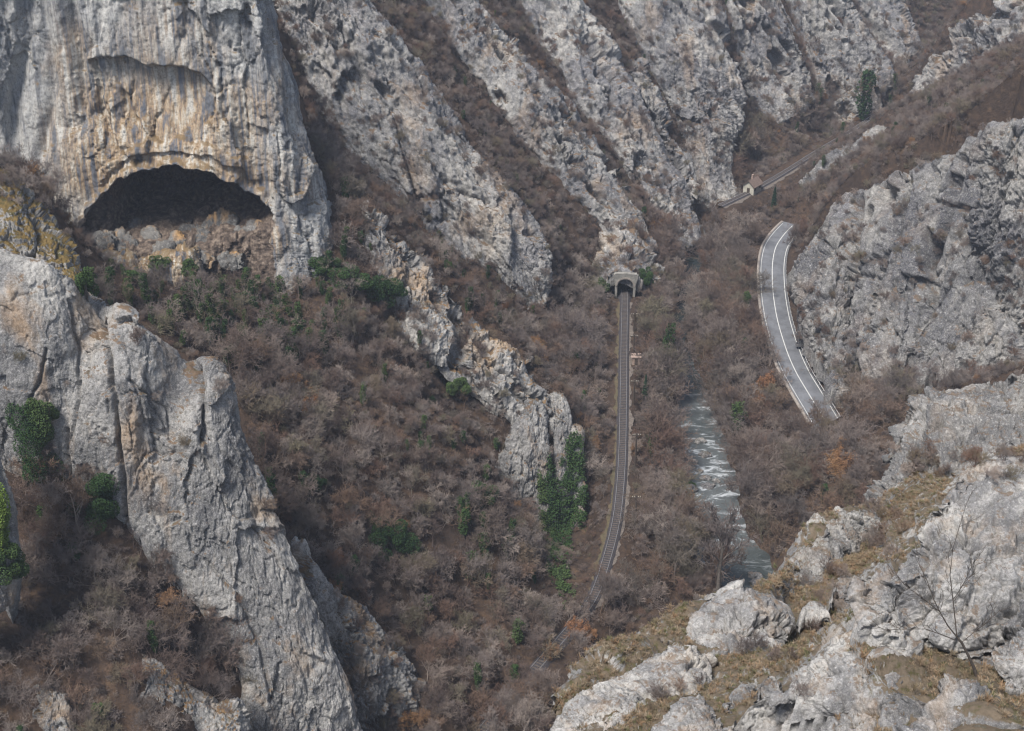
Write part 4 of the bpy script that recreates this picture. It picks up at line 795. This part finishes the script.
# ------------------------------------------------------------------ scattering
def joined(name, meshes):
    V = []; Fc = []; mi = []; off = 0; me = bpy.data.meshes.new(name); mats = []
    for m in meshes:
        n = len(m.vertices); co = np.empty(n * 3, np.float32); m.vertices.foreach_get('co', co); V.append(co.reshape(-1, 3))
        if m.materials[0] not in mats: mats.append(m.materials[0])
        q = mats.index(m.materials[0])
        for p in m.polygons: Fc.append(tuple(v + off for v in p.vertices)); mi.append(q)
        off += n
    me.from_pydata(np.concatenate(V).tolist(), [], Fc)
    for m in mats: me.materials.append(m)
    me.polygons.foreach_set('material_index', np.array(mi, np.int32)); me.update(); return me
def collection(name, meshes):
    c = bpy.data.collections.new(name)
    for k, m in enumerate(meshes): c.objects.link(bpy.data.objects.new('%s_%02d' % (name, k), m))
    return c
def stuff(name, label, P, rotz, tilt, scl, idx, col):
    me = bpy.data.meshes.new(name); me.vertices.add(len(P)); me.vertices.foreach_set('co', np.asarray(P, np.float32).ravel())
    a = me.attributes.new('rot', 'FLOAT_VECTOR', 'POINT'); a.data.foreach_set('vector', np.column_stack([tilt, rotz]).astype(np.float32).ravel())
    a = me.attributes.new('scl', 'FLOAT', 'POINT'); a.data.foreach_set('value', np.asarray(scl, np.float32))
    a = me.attributes.new('kind', 'INT', 'POINT'); a.data.foreach_set('value', np.asarray(idx, np.int32)); me.update()
    o = obj(name, me); tag(o, label, None, None, 'stuff'); g = bpy.data.node_groups.new(name, 'GeometryNodeTree')
    g.interface.new_socket('Geometry', in_out='INPUT', socket_type='NodeSocketGeometry'); g.interface.new_socket('Geometry', in_out='OUTPUT', socket_type='NodeSocketGeometry')
    N = g.nodes.new; i, q = N('NodeGroupInput'), N('NodeGroupOutput'); ci = N('GeometryNodeCollectionInfo'); ci.inputs[0].default_value = col; ci.inputs['Separate Children'].default_value = True; ci.inputs['Reset Children'].default_value = True
    m2p = N('GeometryNodeMeshToPoints'); ip = N('GeometryNodeInstanceOnPoints'); ip.inputs['Pick Instance'].default_value = True
    def at_(nm, t): x = N('GeometryNodeInputNamedAttribute'); x.data_type = t; x.inputs[0].default_value = nm; return x.outputs[0]
    L = g.links.new; L(i.outputs[0], m2p.inputs[0]); L(m2p.outputs[0], ip.inputs['Points']); L(ci.outputs[0], ip.inputs['Instance']); L(at_('kind', 'INT'), ip.inputs['Instance Index'])
    e2r = N('FunctionNodeEulerToRotation'); L(at_('rot', 'FLOAT_VECTOR'), e2r.inputs[0]); L(e2r.outputs[0], ip.inputs['Rotation']); L(at_('scl', 'FLOAT'), ip.inputs['Scale']); L(ip.outputs[0], q.inputs[0])
    md = o.modifiers.new('scatter', 'NODES'); md.node_group = g; return o
def in_view(P, mx=25, my=25):
    px, py, d = project(P); return (d > 5) & (px > -mx) & (px < 1024 + mx) & (py > -my) & (py < 731 + my)

def rooted(P, h):
    """grows on ground that shows, or stands up against something much farther off"""
    px, py, d = project(P + np.array([0, 0, h])); ix = np.clip((px / 2).astype(int), 0, ZW - 1); iy = np.clip((py / 2).astype(int), 0, ZH - 1)
    return visible(P + np.array([0, 0, .8]), np.where((P[:, 0] > 92) & (P[:, 1] > 300), 30.0, np.where(d > 320, 12.0, 4.0))) | (d + 14 < ZM[iy, ix])
# woods on the ground
TVn = vnormals(TV, len(ys), len(xs)); TVn *= np.sign(TVn[:, 2:3])
def on_ground(dens):
    """random points per square metre of plan area, with the slope's own normal"""
    n = rng.poisson(dens * 1.0, len(TV)); k = np.repeat(np.arange(len(TV)), n); P = TV[k] + np.column_stack([rng.uniform(-.5, .5, (len(k), 2)), np.zeros(len(k))])
    gx, gy = -TVn[k, 0] / np.maximum(TVn[k, 2], .2), -TVn[k, 1] / np.maximum(TVn[k, 2], .2); P[:, 2] += gx * (P[:, 0] - TV[k, 0]) + gy * (P[:, 1] - TV[k, 1]); return P, k
def keep_off(P):
    ok = np.ones(len(P), bool)
    for C, w in ((rail_c, 2.7), (rail2_c, 5.0), (road_c, 5.3)):
        d, i = near_line(P[:, :2], C); ok &= d > (np.where(P[:, 1] < 216, .5, w) if C is rail_c else np.where(P[:, 1] < 277, 2.0, w) if C is road_c else w)
    d, i = near_line(P[:, :2], road_c); ok &= ~((d < 9) & (P[:, 1] > 283) & (rng.random(len(P)) < .6))
    d, i = near_line(P[:, :2], river_c); ok &= d > river_w[i] + np.where((P[:, 1] > 215) & (P[:, 1] < 290), .9, -.1)
    ok &= P[:, 2] > .25
    return ok
dens = 0.15 * np.clip(1.0 / np.maximum(TVn[:, 2], .35), 1, 2.2) * (0.75 + 0.8 * fbm(np.column_stack([TV[:, :2] * .05, TV[:, 2] * 0]), 3))
Pg, kg = on_ground(np.clip(dens, .09, 1)); ok = in_view(Pg) & keep_off(Pg); qx, qy, _ = project(Pg); ok &= ~((qx > 538) & (qx < 584) & (qy > 440) & (qy < 606) & (Pg[:, 1] < 258)); Pg = Pg[ok]
ok = rooted(Pg, 4.0); Pg = Pg[ok]
nT = len(Pg)
rl, _ = near_line(Pg[:, :2], rail_c); rv, ri = near_line(Pg[:, :2], river_c)
size = rng.uniform(.5, 1.0, nT) * (1 + .35 * fbm(np.column_stack([Pg[:, :2] * .07, Pg[:, 2] * 0 + 4]), 2))
flat = (Pg[:, 2] < 12) & (Pg[:, 0] > 15); size = np.where(flat & (rl > 7) & (rv > 7), size * 1.45, size); size = np.where((rl < 6) & (Pg[:, 1] > 218), size * .5, size); size = np.where(rv < river_w[ri] + 5, size * 1.25, size)
gx, gy, gd = project(Pg); size = np.where((gx > 70) & (gx < 300) & (gy < 290) & (Pg[:, 1] > 232), size * .45, size)
upper_ = (Pg[:, 1] > 285) & (Pg[:, 2] > 16); size = np.where(upper_, size * .62, size)
r2, _ = near_line(Pg[:, :2], rail2_c); size = np.where(r2 < 16, size * .5, size); nearP = np.hypot(Pg[:, 0] - PORT[0], Pg[:, 1] - PORT[1] + 4) < 9; size = np.where(nearP, size * .4, size); nearT = np.hypot(Pg[:, 0] - 40.5, (Pg[:, 1] - 212) * .6) < 9; size = np.where(nearT, size * .55, size)
spur = (Pg[:, 1] > 225) & (Pg[:, 1] < 285) & (gx > 355) & (gx < 600); size = np.where(spur, size * .72, size)
br = before_rock(Pg + np.array([0, 0, 1]) * (size * 5.0)[:, None]); size = np.where(br & (rng.random(nT) < .75), size * .6, size)
kindv = rng.integers(0, 6, nT); rnd = rng.random(nT); kindv = np.where(rnd < .34, rng.integers(6, 11, nT), kindv); 
russ = fbm(np.column_stack([Pg[:, :2] * .04, Pg[:, 2] * 0 + 11]), 2); kindv = np.where((rng.random(nT) < np.clip((russ - .2) * .5, .003, .12)), rng.integers(11, 13, nT), kindv)
grn = fbm(np.column_stack([Pg[:, :2] * .035, Pg[:, 2] * 0 + 31]), 2); gx, gy, gd = project(Pg); upper = (gx > 90) & (gx < 520) & (gy > 240) & (gy < 560)
cavey = (gx > 110) & (gx < 345) & (gy > 245) & (gy < 375)
kindv = np.where(rng.random(nT) < np.where(cavey, np.clip(.42 + .8 * grn, .15, .6), 0), rng.integers(13, 16, nT), kindv)
kindv = np.where(rng.random(nT) < np.where(upper, np.clip((grn + .16) * .8, .04, .40), .03), rng.integers(13, 16, nT), kindv)
rot = rng.random(nT) * 6.283; tilt = rng.normal(0, .10, (nT, 2))
WOODS = TREES + SHRUBS + RUSSET + IVYT
scl = np.where((kindv >= 6) & (kindv < 11), size * 1.6, size)
hgt = np.array([7] * 6 + [3.2] * 5 + [5] * 2 + [7.5] * 3)[kindv] * scl
vis = visible(Pg + np.array([0, 0, 1]) * (hgt * .7)[:, None], .8) & in_view(Pg, 0, 0)
app = np.where(vis, hgt / gd, 0) * np.where(kindv < 13, 1, 1.1); big = np.argsort(-app)[:300]; isbig = np.zeros(nT, bool); isbig[big] = True
COLL = collection('woodland_plants', [joined('woodland_plant', list(t)) for t in WOODS])
stuff('bare_woodland', 'leafless brown woodland covering the slopes of the gorge', Pg[~isbig], rot[~isbig], tilt[~isbig], scl[~isbig], kindv[~isbig], COLL)
def zone(P, px, py):
    if P[1] < 172 and px < 300: return 'on the slope before the tall split crag', 'bare trees before the tall split crag'
    if P[0] > 85: return 'on the scrub slope under the right-hand cliff', 'bare trees under the right-hand cliff'
    d1, i1 = near_line(P[None, :2], rail_c); side = P[0] - rail_c[i1[0], 0]; d2, i2 = near_line(P[None, :2], river_c)
    if side < 0: return 'on the wooded slope between the cave and the railway', 'bare trees between cave and railway'
    if P[0] < river_c[i2[0], 0]: return 'on the strip between railway and river', 'bare trees between railway and river'
    return 'on the strip between river and road', 'bare trees between river and road'
for i in big:
    w, g_ = zone(Pg[i], gx[i], gy[i]); k = int(kindv[i]); word, nm, cat = (('bare brown tree', 'bare_tree', 'tree') if k < 6 else ('bare many-stemmed shrub', 'bare_shrub', 'shrub') if k < 11 else ('russet-leaved tree', 'russet_tree', 'tree') if k < 13 else ('bare tree wrapped in green ivy', 'ivy_clad_tree', 'tree'))
    o = empty(nm, Pg[i], word + ' ' + w, cat, g_.replace('bare trees', {'shrub': 'bare shrubs'}.get(cat, 'russet trees' if k in (11, 12) else 'ivy-clad trees' if k > 12 else 'bare trees')))
    o.rotation_euler = (tilt[i, 0], tilt[i, 1], rot[i]); o.scale = (scl[i],) * 3
    for m in WOODS[k]: obj(m.name.split('.')[0], m, o)

# undergrowth on the ground and shrubs on the ledges of the rocks
d2 = np.clip(0.30 * (0.8 + 1.0 * fbm(np.column_stack([TV[:, :2] * .09, TV[:, 2] * 0 + 3]), 3)), .16, 1) * np.clip(1.0 / np.maximum(TVn[:, 2], .35), 1, 2.2)
Pu, ku = on_ground(d2); ok = in_view(Pu, 10, 10) & keep_off(Pu); Pu = Pu[ok]; Pu = Pu[rooted(Pu, 1.5)]
su = rng.uniform(.22, .6, len(Pu)); PL = [Pu]; SL = [su]
rl, _ = near_line(Pu[:, :2], rail_c); su[rl < 6] *= .5
for V, fc, kind, veg in SURF:
    if kind != 'rock' or veg <= 0: continue
    a = V[fc[:, 1]] - V[fc[:, 0]]; b_ = V[fc[:, 2]] - V[fc[:, 0]]; N = np.cross(a, b_); ar = np.linalg.norm(N, axis=1); N /= np.maximum(ar, 1e-9)[:, None]; N *= np.sign(np.einsum('ij,ij->i', N, CAM - V[fc[:, 0]]))[:, None]
    pr = veg * .30 * ar * np.clip((N[:, 2] - .15) * 2.0, 0.04, 1)
    k = np.where(rng.random(len(fc)) < pr)[0]; P = V[fc[k, 0]]
    m = fbm(np.column_stack([P[:, 0] * .10 + P[:, 2] * .05, P[:, 1] * .10, P[:, 2] * .05]), 3); P = P[(m > -.18) & in_view(P, 5, 5)] if len(P) else P
    if len(P): P = P[visible(P, 1.5)]; PL.append(P); SL.append(rng.uniform(.3, .85, len(P)))
fgp = []
for (x0, y0, x1, y1, n_) in ((900, 452, 1024, 480, 26), (860, 505, 905, 560, 10), (880, 440, 960, 470, 8), (800, 560, 850, 630, 9), (735, 640, 800, 700, 6), (640, 680, 700, 720, 5)):
    for _ in range(n_): fgp.append(cast(rng.uniform(x0, x1), rng.uniform(y0, y1)))
fgp = np.array(fgp); PL.append(fgp); SL.append(rng.uniform(.12, .3, len(fgp)) * np.clip(np.linalg.norm(fgp - CAM, axis=1) / 70, .6, 1.5))
Pu = np.concatenate(PL); su = np.concatenate(SL); n = len(Pu)
COLS = collection('scrub_plants', [joined('scrub_plant', list(t)) for t in SHRUBS])
stuff('scrub', 'leafless scrub between the trees and on rock ledges', Pu, rng.random(n) * 6.283, rng.normal(0, .15, (n, 2)), su, rng.integers(0, 5, n), COLS)

# dry grass and low tufts on the foreground hillside
zz = np.abs(vnormals(FG_V, 420, 560)[:, 2]); pr = np.where(zz > .72, 1.0, .08) * np.clip(.75 + 1.6 * fbm(FG_V * .35, 3), 0, 1.5)
a_ = V_ = None
cell = np.linalg.norm(np.gradient(FG_V.reshape(420, 560, 3), axis=0), axis=2) * np.linalg.norm(np.gradient(FG_V.reshape(420, 560, 3), axis=1), axis=2)
cnt = rng.poisson(np.clip(cell.ravel() * pr * 18.0, 0, 8)); k = np.repeat(np.arange(len(FG_V)), cnt); P = FG_V[k] + rng.normal(0, .1, (len(k), 3)) * np.array([1, 1, .1]); P = P[in_view(P, 5, 5)]; P = P[visible(P, .8)]; n = len(P)
stuff('dry_grass', 'straw-coloured dead grass between the foreground rocks', P, rng.random(n) * 6.283, rng.normal(0, .2, (n, 2)), rng.uniform(.6, 1.5, n), rng.integers(0, 4, n), collection('grass_plants', TUFTS))
print('COUNTS', nT, len(Pu), n)

# ------------------------------------------------------------------ single plants the photograph shows
def place_tree(kind, px, py, h, label, cat='tree', name='ivy_clad_tree', group=None, z=None):
    p = cast(px, py); o = empty(name, p - np.array([0, 0, .2]), label, cat, group); o.rotation_euler = (0, 0, rng.random() * 6.283)
    if kind == 'con':
        k = rng.integers(0, 2); o.scale = (h / 7 * .9, h / 7 * .9, h / 7); obj('trunk', CON_TR, o); obj('crown', CON[k], o)
    elif kind == 'ivy':
        k = int(rng.integers(0, 3)); o.scale = (h / 8,) * 3
        for m in IVYT[k]: obj(m.name.split('.')[0], m, o)
    return o
for px, py, h, lab in [(645,398,7,'small dark cypress between the railway hut and the river'), (773,212,9,'dark slim cypress just below the little house')]: place_tree('con', px, py, h, lab, name='conifer')
for px, py, h, lab in [(862,120,24,'tall dark ivied tree at the foot of the pale cliff'), (890,106,14,'round ivied tree right of the tall dark one'), (842,134,6,'small ivied tree on the far valley floor'),(823,166,5,'small green tree above the far track')]: place_tree('ivy', px, py, h, lab)
def bush(px, py, w, h, label, mat='ivy_leaves', d=None, name='evergreen_bush', n=None):
    """leafy bush: short stems and an uneven leafy crown sitting on the rock or slope"""
    p = cast(px, py); t = (p - CAM) @ np.array([0, CP, -SP]); W = w * t / F / 2; Hh = h * t / F / 2; n = n or int(min(max(W * Hh * 1700, 800), 14000))
    C = clump_points(rng, n, W, W * .8, Hh, 18); lab = label; o = empty(name, p - np.array([0, 0, .2]), lab, 'bush'); s = .13 if t > 120 else .09
    tr = Wood()
    for k in range(5):
        a = rng.random() * 6.28; tr.tube([(0, 0, -.3), (math.cos(a) * W * .2, math.sin(a) * W * .2, Hh * .7), (math.cos(a) * W * .5, math.sin(a) * W * .5, Hh * 1.4)], [.07, .05, .02], 4)
    obj('stems', tr.mesh('stems', 'bark'), o); f = leaves(C, rng, s, mat, 'foliage'); obj('foliage', f, o); return o
for a in [(385,305,42,34,'rounded evergreen bush at the right end of the green patch beside the cave cliff'), (350,290,44,26,'dark evergreen bush in the middle of the green patch beside the cave cliff'), (325,275,30,22,'small evergreen bush at the foot of the cave cliff'),
          (40,482,52,95,'large dark evergreen bush in the cleft of the tall split crag'), (98,522,54,56,'dark evergreen bush clinging low on the tall split crag'), (45,440,34,50,'upper shoot of dark greenery above the large bush in the cleft'),
          (484,508,30,36,'green bush left of the broad pale face'), (160,268,20,14,'green shrub below the cream boulders of the cave'), (190,276,18,18,'taller green shrub below the cave floor'), (130,282,18,14,'dark green shrub below the cave at the left'), (88,300,22,34,'dark bush between the mossy shoulder and the cave slope'),
          (10,580,40,50,'dark ivy bush under the sliver of cliff at the left edge'),(690,492,12,12,'dark shrub on the rock at the river bend'),(645,285,16,20,'green bush just right of the tunnel mouth'),(456,396,26,22,'small dark bush at the foot of the spur rocks'),(602,291,14,14,'dark bush against the rock left of the tunnel mouth'),(316,490,20,20,'dark green bush on the wooded slope below the cave'),(395,555,44,40,'grey-green bush low on the wooded slope')]: bush(*a)
bush(3, 545, 26, 100, 'bright green moss and ivy on the sliver of cliff at the left edge', 'bright_leaves', name='ivy')
# ivy hanging on the pillars beside the railway: leaves on the rock's own surface
def ivy_on(idx, poly, label, mat='ivy_leaves', n=9000, off=.4):
    Q = []; ps = np.array(poly, float)
    k = 0
    while len(Q) < n and k < n * 8:
        k += 1; px = rng.uniform(ps[:, 0].min(), ps[:, 0].max()); py = rng.uniform(ps[:, 1].min(), ps[:, 1].max()); ins = False; j = len(ps) - 1
        for i in range(len(ps)):
            if (ps[i, 1] > py) != (ps[j, 1] > py) and px < (ps[j, 0] - ps[i, 0]) * (py - ps[i, 1]) / (ps[j, 1] - ps[i, 1]) + ps[i, 0]: ins = not ins
            j = i
        if ins: Q.append(cast(px + rng.normal(0, 1.0), py + rng.normal(0, 1.5)))
    Q = np.array(Q); mk = fbm(Q * .38 + 3, 3) + .5 * fbm(Q * 1.3, 2); Q = Q[mk > -.16 + .12 * rng.normal(0, 1, len(Q))]; u = (CAM - Q.mean(0)); u /= np.linalg.norm(u); lump = fbm(Q * .5, 3); Q = Q + u * (np.abs(rng.normal(0, off, len(Q))) + .5 * np.clip(lump, 0, 1))[:, None] + rng.normal(0, .12, (len(Q), 3)); base = Q.mean(0); base[2] = Q[:, 2].min()
    o = tag(obj('ivy', leaves(Q - base, rng, .2, mat, 'ivy'), loc=base), label, 'ivy'); return o
ivy_on(0, [(549,452),(556,470),(563,456),(569,478),(570,520),(572,560),(562,548),(553,556),(547,520),(546,478)], 'curtain of ivy on the middle pillar')
ivy_on(0, [(566,440),(573,432),(579,428),(583,445),(586,470),(588,505),(584,532),(576,520),(569,540),(567,480)], 'curtain of ivy on the right-hand pillar', n=7500)
ivy_on(0, [(538,470),(545,484),(549,520),(557,540),(568,566),(575,592),(571,616),(563,606),(557,586),(546,570),(549,548),(541,535)], 'trail of ivy running down from the pillars to the slope', n=8000)

for px, py, h in [(195,292,6),(206,312,6.5),(184,318,5.5),(150,306,5),(172,330,5),(286,312,6),(300,330,7),(312,352,6),(296,362,6),(326,340,5),(262,378,5.5),(256,408,5),(240,300,5),(345,330,5),(420,345,4.5),(270,345,6)]:
    place_tree('ivy', px, py, h, 'bare tree smothered in dark ivy on the slope just below the cave', group='ivy-smothered trees below the cave')
# tall bare tree by the water
def riverside_tree():
    p = at(717, 606, z=3.0); p[2] = ground_z(p[0], p[1]); print('RIVERTREE', p, project(p)); r5 = np.random.default_rng(11); tr, cr, e = grow(r5, 21.0, 1, spread=.32, limbs=9, sub=6, twig=5, fine=4, first=.38, up=.8, trunk_r=.55, tw=.06)
    o = empty('bare_tree', p, 'tallest bare tree, standing grey against the river', 'tree'); obj('trunk', tr.mesh('trunk', 'bark'), o); obj('crown', cr.mesh('crown', 'bare_twigs'), o)
riverside_tree()
# sapling in front of the huge boulder
def sapling():
    p0 = cast(976, 674); Y0 = p0[1]; T, Cc = Wood(), Wood(); r6 = np.random.default_rng(5)
    def q(pts): return [at(x, y, Y=Y0 + dy) - p0 for x, y, dy in pts]
    def twigs(P, n, L, lev=0):
        P = np.array(P)
        for k in range(n):
            f = .25 + .75 * (k + r6.random()) / n; i = min(int(f * (len(P) - 1)), len(P) - 2); s = P[i] + (P[i + 1] - P[i]) * (f * (len(P) - 1) - i); d = (P[i + 1] - P[i]) / np.linalg.norm(P[i + 1] - P[i]) + r6.normal(0, .55, 3) + np.array([0, 0, .35]); d /= np.linalg.norm(d); l = L * r6.uniform(.5, 1.1); m = s + d * l * .5 + r6.normal(0, .05 * l, 3); e = s + d * l + r6.normal(0, .08 * l, 3) + np.array([0, 0, .08 * l]); Cc.tube([s, m, e], [.011 if lev == 0 else .008, .008 if lev == 0 else .006, .004], 3)
            if lev < 1: twigs([s, m, e], 4, L * .5, lev + 1)
    trunk = q([(977,678,0),(974,668,0),(968,655,-.05),(962,643,-.1),(957,637,-.12)]); T.tube(trunk, [.085, .062, .052, .045, .04], 7)
    for pts, r in [([(957,637,-.12),(948,626,-.2),(940,612,-.25),(934,600,-.3),(926,578,-.3),(914,555,-.2)], .05), ([(957,637,-.12),(955,618,0),(953,600,.1),(950,575,.15),(953,548,.2),(966,505,.3)], .045), ([(955,640,-.12),(940,634,-.4),(925,629,-.6),(905,629,-.8),(885,630,-.9)], .035), ([(961,643,-.1),(972,634,.2),(985,624,.4),(1000,610,.6)], .03), ([(940,612,-.25),(925,600,-.5),(905,585,-.6),(893,570,-.6)], .025), ([(953,600,.1),(963,585,.3),(975,560,.5)], .025)]:
        P = q(pts); T.tube(P, list(np.linspace(r * .6, .008, len(P))), 5); twigs(P, 9, .75)
    o = empty('sapling', p0, 'bare dark sapling growing before the huge pale boulder', 'tree'); obj('trunk', T.mesh('trunk', 'dark_bark'), o); obj('crown', Cc.mesh('crown', 'dark_bark'), o)
sapling()

# ------------------------------------------------------------------ the air
V = []; Fc = []; box_vf((0, 400, 110), (1400, 1300, 260), V, Fc)
hz = obj('haze', mesh_from('haze', V, Fc, None, False)); tag(hz, kind='stuff'); hm = bpy.data.materials.new('haze_air'); hm.use_nodes = True; t_ = hm.node_tree; t_.nodes.clear()
oo = t_.nodes.new('ShaderNodeOutputMaterial'); pv = t_.nodes.new('ShaderNodeVolumePrincipled'); pv.inputs['Density'].default_value = 0.00019; pv.inputs['Color'].default_value = (.74, .83, 1.0, 1); pv.inputs['Anisotropy'].default_value = .2
t_.links.new(pv.outputs[0], oo.inputs['Volume']); hz.data.materials.append(hm)
